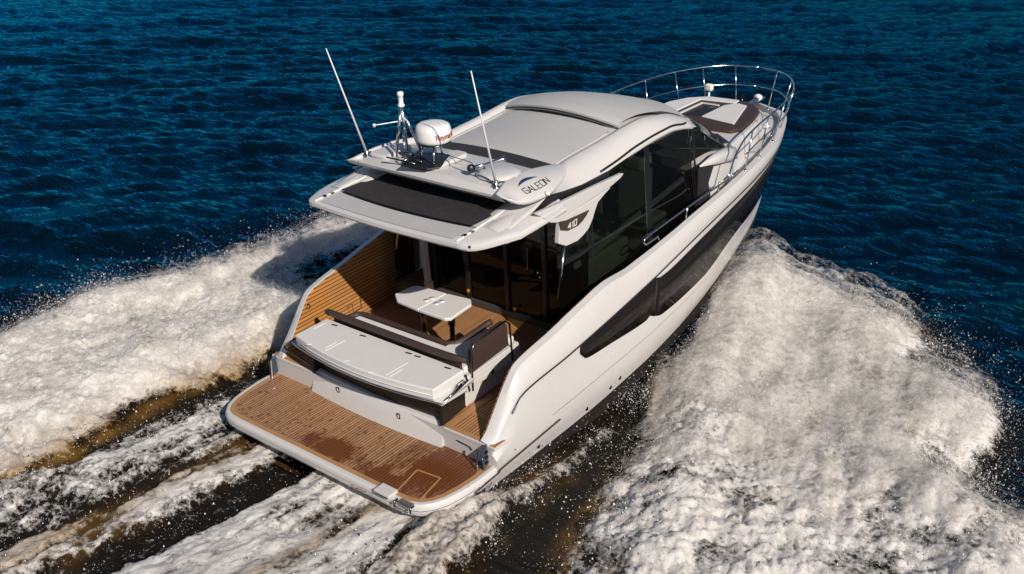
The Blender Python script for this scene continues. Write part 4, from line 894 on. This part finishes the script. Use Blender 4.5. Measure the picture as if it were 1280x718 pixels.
# --- water sheet: fine near the boat, growing to the horizon
def axis(c, fine, half, grow, far):
    a = [0.]; st_ = fine
    while a[-1] < far:
        if a[-1] > half: st_ *= grow
        a.append(a[-1] + st_)
    a = np.array(a); return np.concatenate([-a[:0:-1], a]) + c
gx = axis(10, .085, 22, 1.035, 9000); gy = axis(6, .085, 22, 1.035, 9000)
GX, GY = np.meshgrid(gx, gy)
dist = np.hypot(GX - 8, GY - 4); damp = sst(90 - dist, 0, 60)
F = foam_fields(GX, GY)
wakeband = np.clip(np.maximum.reduce([sst(F[0], -.8, .3), sst(F[1], -.8, .3), sst(3.5 + .32 * np.clip(4 - GX, 0, 12) - np.abs(GY), 0, .8) * sst(9 - GX, 0, 2)]), 0, 1)
wakeband = wakeband * (1 - sst(GX, 3.0, 4.2) * sst(GY, 1.0, 2.0))
Z = sea(GX, GY) * damp * (1 - .75 * wakeband)
under = sst(1.75 - np.abs(GY), 0, .3) * sst(GX, .1, .5) * sst(11.5 - GX, 0, 1); Z = Z - .35 * under
tw = np.exp(-(F[1] - .16) ** 2 / .15 ** 2) * sst(4.4 - GY, 0, .8) * sst(GY, 1.8, 2.6) + .8 * np.exp(-(F[0] - .06) ** 2 / .20 ** 2) * sst(5.2 + GY, 0, .8) * sst(-GY, 2.5, 3.0) + .55 * ridge(GY, 1.35, .35) * (GX < .6) + .4 * ridge(GY, -1.0, .5) * (GX < .6) + .45 * np.exp(-((F[2] + .02) / .14) ** 2) * sst(3.2 - GX, 0, 1.5)
tw = np.clip(tw * (5.0 * (fbm(GX, GY, .55, 400, 5, gain=.65) - .43)), 0, 1)
wm = gridmesh('water', GX, GY, Z, attrs={'wake': wakeband, 'tannin': tw})
WAT, t, b = nmat('sea_water')
at = node(t, 'ShaderNodeAttribute', attribute_name='wake')
oc = objco(t)
mp = node(t, 'ShaderNodeMapping'); t.links.new(oc, mp.inputs[0]); mp.inputs['Rotation'].default_value = (0, 0, -WD); mp.inputs['Scale'].default_value = (1, .26, 1)
n1 = noise(t, 4.2, 5, mp.outputs[0], .58); n2 = noise(t, 13, 3, mp.outputs[0], .5)
h = math_(t, 'ADD', math_(t, 'MULTIPLY', n1, 1.0), math_(t, 'MULTIPLY', n2, .22))
bm_ = bump(t, h, 1.0, .17, b)
t.links.new(math_(t, 'SUBTRACT', 1.0, math_(t, 'MULTIPLY', at.outputs['Fac'], .6)), bm_.inputs['Strength'])
deep = mixc(t, noise(t, .25, 3), (.0006, .0034, .0060), (.0008, .0055, .0100))
df = node(t, 'ShaderNodeBsdfDiffuse'); tn_ = node(t, 'ShaderNodeAttribute', attribute_name='tannin'); t.links.new(mixc(t, tn_.outputs['Fac'], mixc(t, at.outputs['Fac'], deep, (.012, .009, .006)), (.17, .088, .018)), df.inputs[0]); t.links.new(bm_.outputs[0], df.inputs['Normal'])
gl = node(t, 'ShaderNodeBsdfGlossy'); gl.inputs['Roughness'].default_value = .06; t.links.new(bm_.outputs[0], gl.inputs['Normal'])
t.links.new(mixc(t, at.outputs['Fac'], (.02, .65, 1.0), (.20, .27, .30)), gl.inputs[0])
fr = node(t, 'ShaderNodeFresnel'); fr.inputs[0].default_value = 1.37; t.links.new(bm_.outputs[0], fr.inputs['Normal'])
mx = node(t, 'ShaderNodeMixShader'); t.links.new(fr.outputs[0], mx.inputs[0]); t.links.new(df.outputs[0], mx.inputs[1]); t.links.new(gl.outputs[0], mx.inputs[2])
t.links.new(mx.outputs[0], t.nodes['Material Output'].inputs[0]); t.nodes.remove(b)
water = link('water', wm, WAT); water['kind'] = 'structure'
water['label'] = 'dark blue rippled sea, blackish brown close to the boat'; 

# --- foam
fx = np.arange(-4.6, 11.0, .028); fy = np.arange(-9.2, 8.6, .028)
FX, FY = np.meshgrid(fx, fy)
F = foam_fields(FX, FY); sA, sB, sD, fA, fB, fC, fD = F
dens0 = np.maximum.reduce([fA, fB, fC, fD])
val = np.clip(.5 - fbm(FX, FY, .9, 61, 6, gain=.55), 0, .3) / .3; val2 = np.clip(.47 - fbm(FX, FY, .3, 91, 5, gain=.65, aniso=1.6, ang=.3), 0, .25) / .25
dens = dens0 * (1 - .28 * val - .30 * val2)
hh = heights(FX, FY, F) + sea(FX, FY) * .3
innA = np.exp(-(np.clip(sA, 0, 9) / .40) ** 2) * sst(-4.2 - FY + .42 * np.clip(FX + 1, 0, 9), -1.2, .0) * 0
# tannin stained water shows where the foam is thin on the hull side of each wake
innerA = sst(4.1 + FY - .28 * np.clip(FX, -3, 9), -.2, .7) * sst(fA, .0, .2); innerB = sst(4.0 - FY, 0, .8) * sst(fB, 0, .2)
tan = np.clip(innerA * np.exp(-np.clip(sA, 0, 9) / .55) + 1.25 * innerB * np.exp(-np.clip(sB - .1, 0, 9) / .42) + .55 * fD + .75 * ridge(FY, 1.38, .22) * (fC > 0) + .85 * ridge(FY, -1.05, .16) * (fC > 0) + .5 * ridge(FY, 1.6, .15) * (fC > 0) + .10 * val2 * (dens0 > .3) + .35 * val * val2 + .18 * val2 * sst(-FY - 3 + .5 * (5 - FX), 0, 2), 0, 1)
FOAM = bpy.data.materials.new('foam'); FOAM.use_nodes = True; t = FOAM.node_tree; b = t.nodes['Principled BSDF']; out = t.nodes['Material Output']
def foam_mat(m, soft, thr, amp, transl=.18):
    t = m.node_tree; b = t.nodes['Principled BSDF']; out = t.nodes['Material Output']
    d = node(t, 'ShaderNodeAttribute', attribute_name='foam').outputs['Fac']; tn = node(t, 'ShaderNodeAttribute', attribute_name='tannin').outputs['Fac']
    oc = objco(t); n1 = noise(t, 3.2, 8, oc, .68); n3 = noise(t, 19, 8, oc, .78)
    vo = node(t, 'ShaderNodeTexVoronoi', feature='DISTANCE_TO_EDGE'); vo.inputs['Scale'].default_value = 6.0
    vd = node(t, 'ShaderNodeMixRGB', blend_type='ADD'); vd.inputs[0].default_value = .35; t.links.new(oc, vd.inputs[1]); nn = node(t, 'ShaderNodeTexNoise'); nn.inputs['Scale'].default_value = 4; nn.inputs['Detail'].default_value = 6; t.links.new(oc, nn.inputs['Vector']); t.links.new(nn.outputs['Color'], vd.inputs[2]); t.links.new(vd.outputs[0], vo.inputs['Vector'])
    lace = ramp(t, vo.outputs[0], [(.0, .35), (.22, -.0), (1, 0)])
    v = math_(t, 'ADD', d, math_(t, 'MULTIPLY', math_(t, 'SUBTRACT', n1, .5), amp))
    v = math_(t, 'ADD', v, math_(t, 'MULTIPLY', math_(t, 'SUBTRACT', n3, .5), amp * .95))
    v = math_(t, 'ADD', v, math_(t, 'MULTIPLY', lace, .55))
    al = ramp(t, math_(t, 'MULTIPLY', v, .5), [(thr * .5, 0), ((thr + soft) * .5, 1)])
    thin = ramp(t, math_(t, 'MULTIPLY', v, .5), [(thr * .5, 1), (min(.99, (thr + soft + .5) * .5), 0)])
    brown = math_(t, 'MULTIPLY', math_(t, 'ADD', math_(t, 'MULTIPLY', thin, .6), .6), math_(t, 'MULTIPLY', tn, ramp(t, noise(t, 2.0, 5, oc), [(.3, .6), (.65, 1)])), clamp=True)
    br2 = math_(t, 'MAXIMUM', brown, ramp(t, noise(t, 2.3, 9, oc, .75), [(.60, 0), (.72, .42)]))
    c = mixc(t, br2, mixc(t, math_(t, 'MULTIPLY', math_(t, 'ADD', n1, n3), .5), (.78, .735, .68), (1.0, .975, .94)), mixc(t, n1, (.16, .080, .016), (.52, .32, .11)))
    df = node(t, 'ShaderNodeBsdfDiffuse'); tl = node(t, 'ShaderNodeBsdfTranslucent'); tp = node(t, 'ShaderNodeBsdfTransparent')
    bn = bump(t, math_(t, 'ADD', n1, math_(t, 'MULTIPLY', n3, 1.3)), .65, .04, b)
    for q in (df, tl): t.links.new(c, q.inputs[0]); t.links.new(bn.outputs[0], q.inputs['Normal'])
    ms_ = node(t, 'ShaderNodeMixShader'); ms_.inputs[0].default_value = transl; t.links.new(df.outputs[0], ms_.inputs[1]); t.links.new(tl.outputs[0], ms_.inputs[2])
    ma = node(t, 'ShaderNodeMixShader'); t.links.new(al, ma.inputs[0]); t.links.new(tp.outputs[0], ma.inputs[1]); t.links.new(ms_.outputs[0], ma.inputs[2])
    t.links.new(ma.outputs[0], out.inputs[0]); t.nodes.remove(b)
foam_mat(FOAM, .44, .40, 1.15)
fm = gridmesh('wake_foam', FX, FY, hh + .012, keep=dens > .03, attrs={'foam': dens, 'tannin': tan})
foam = link('wake_foam', fm, FOAM); foam['kind'] = 'stuff'
foam['label'] = 'white and brownish churned wake foam spreading on both sides and behind the yacht'; foam['category'] = 'foam'
# airborne spray sheets over the bow wave: same field, higher and patchier
MIST = bpy.data.materials.new('spray'); MIST.use_nodes = True; foam_mat(MIST, 1.0, .66, 1.5, .28)
vs_, at_f, at_t = [], [], []
parts = []
for k, (dz, cut) in enumerate(((.07, .10), (.15, .2), (.24, .3))):
    lift = dz * (1 + 1.1 * fbm(FX, FY, .6, 200 + k, 4)) * (.6 + .8 * sst(FX, 2, 8))
    m_ = np.maximum(fA, fB); dn = m_ * (1.0 - .16 * k) - .05 - np.where(FY < 0, .36, .16) * sst(4.2 - FX + 2 * (fbm(FX, FY, 1.5, 230, 3) - .5), 0, 2.5)
    parts.append((FX[::2, ::2] + .01 * k, FY[::2, ::2], (hh + lift)[::2, ::2], (m_ > cut)[::2, ::2], dn[::2, ::2], (tan * .7)[::2, ::2]))
ob = []
for i, (a, b_, c, k, d, e) in enumerate(parts):
    me_ = gridmesh('mist', a, b_, c, keep=k, attrs={'foam': d, 'tannin': e}); ob.append(me_)
bm = bmesh.new()
for me_ in ob: bm.from_mesh(me_)
mm = bpy.data.meshes.new('spray_mist'); bm.to_mesh(mm); bm.free()
mist = link('spray_mist', mm, MIST); mist['kind'] = 'stuff'; mist['label'] = 'fine white spray hanging over the bow wave foam on both sides'; mist['category'] = 'spray'
for p in mm.polygons: p.use_smooth = True
# droplets flung off the outer edges and the quarter
N = 150000
cand = []
px = rng.uniform(-4.5, 11.2, 900000); py = rng.uniform(-9.3, 9.0, 900000)
Fp = foam_fields(px, py); eA = Fp[0]; eB = Fp[1]
outw = lambda e: np.where(e < 0, np.exp(e / .38), np.exp(-e / .30))
pr = outw(eA) * (.45 + .9 * (py < -3.5)) + outw(eB) * (.35 + .6 * (py > 3.5)) + .30 * (np.maximum(eA, eB) > 0) + .7 * np.exp(-(Fp[2] / .14) ** 2) * (px < 5) + .10 * (Fp[5] > .12) * (px < 1.2)
pr = pr * (.10 + 2.2 * vnoise(px, py, .55, 300) ** 3 + .5 * vnoise(px, py, .16, 310) ** 2) * ~((np.abs(py) < 1.95) & (px > .1))
sel = rng.random(len(px)) < pr * .55
px, py = px[sel][:N], py[sel][:N]
hp = heights(px, py, foam_fields(px, py)); pzz = np.maximum(hp, 0) + rng.exponential(.13, len(px)) + .01
szz = np.clip(rng.lognormal(math.log(.0032), .60, len(px)), .0016, .016)
print('droplets', len(px))
tet = np.array([(1, 0, -.5), (-.5, .87, -.5), (-.5, -.87, -.5), (0, 0, 1.1), (0, 0, -1.0)]); tf = np.array([(0, 1, 3), (1, 2, 3), (2, 0, 3), (1, 0, 4), (2, 1, 4), (0, 2, 4)])
rot = rng.uniform(0, 6.28, len(px)); c_, s_ = np.cos(rot), np.sin(rot)
V = tet[None] * szz[:, None, None] * rng.uniform(.7, 1.4, (len(px), 1, 3)); V = np.stack([V[..., 0] * c_[:, None] - V[..., 1] * s_[:, None], V[..., 0] * s_[:, None] + V[..., 1] * c_[:, None], V[..., 2]], -1) + np.stack([px, py, pzz], -1)[:, None]
Fc = (tf[None] + (np.arange(len(px)) * 5)[:, None, None]).reshape(-1, 3)
dm = bpy.data.meshes.new('spray_droplets'); dm.vertices.add(len(px) * 5); dm.vertices.foreach_set('co', V.astype(np.float32).ravel())
dm.loops.add(Fc.size); dm.loops.foreach_set('vertex_index', Fc.astype(np.int32).ravel()); dm.polygons.add(len(Fc)); dm.polygons.foreach_set('loop_start', np.arange(0, Fc.size, 3, dtype=np.int32)); dm.polygons.foreach_set('loop_total', np.full(len(Fc), 3, np.int32)); dm.update()
DROP = simple('droplet', (.74, .72, .70), .35, var=.1)
dr = link('spray_droplets', dm, DROP); dr['kind'] = 'stuff'; dr['label'] = 'small white water droplets flung off the edges of the wake'; dr['category'] = 'droplets'
# ---- parts carry no category; clean
for o in bpy.data.objects:
    if o.parent is not None:
        for k in ('category', 'group'):
            if k in o: del o[k]
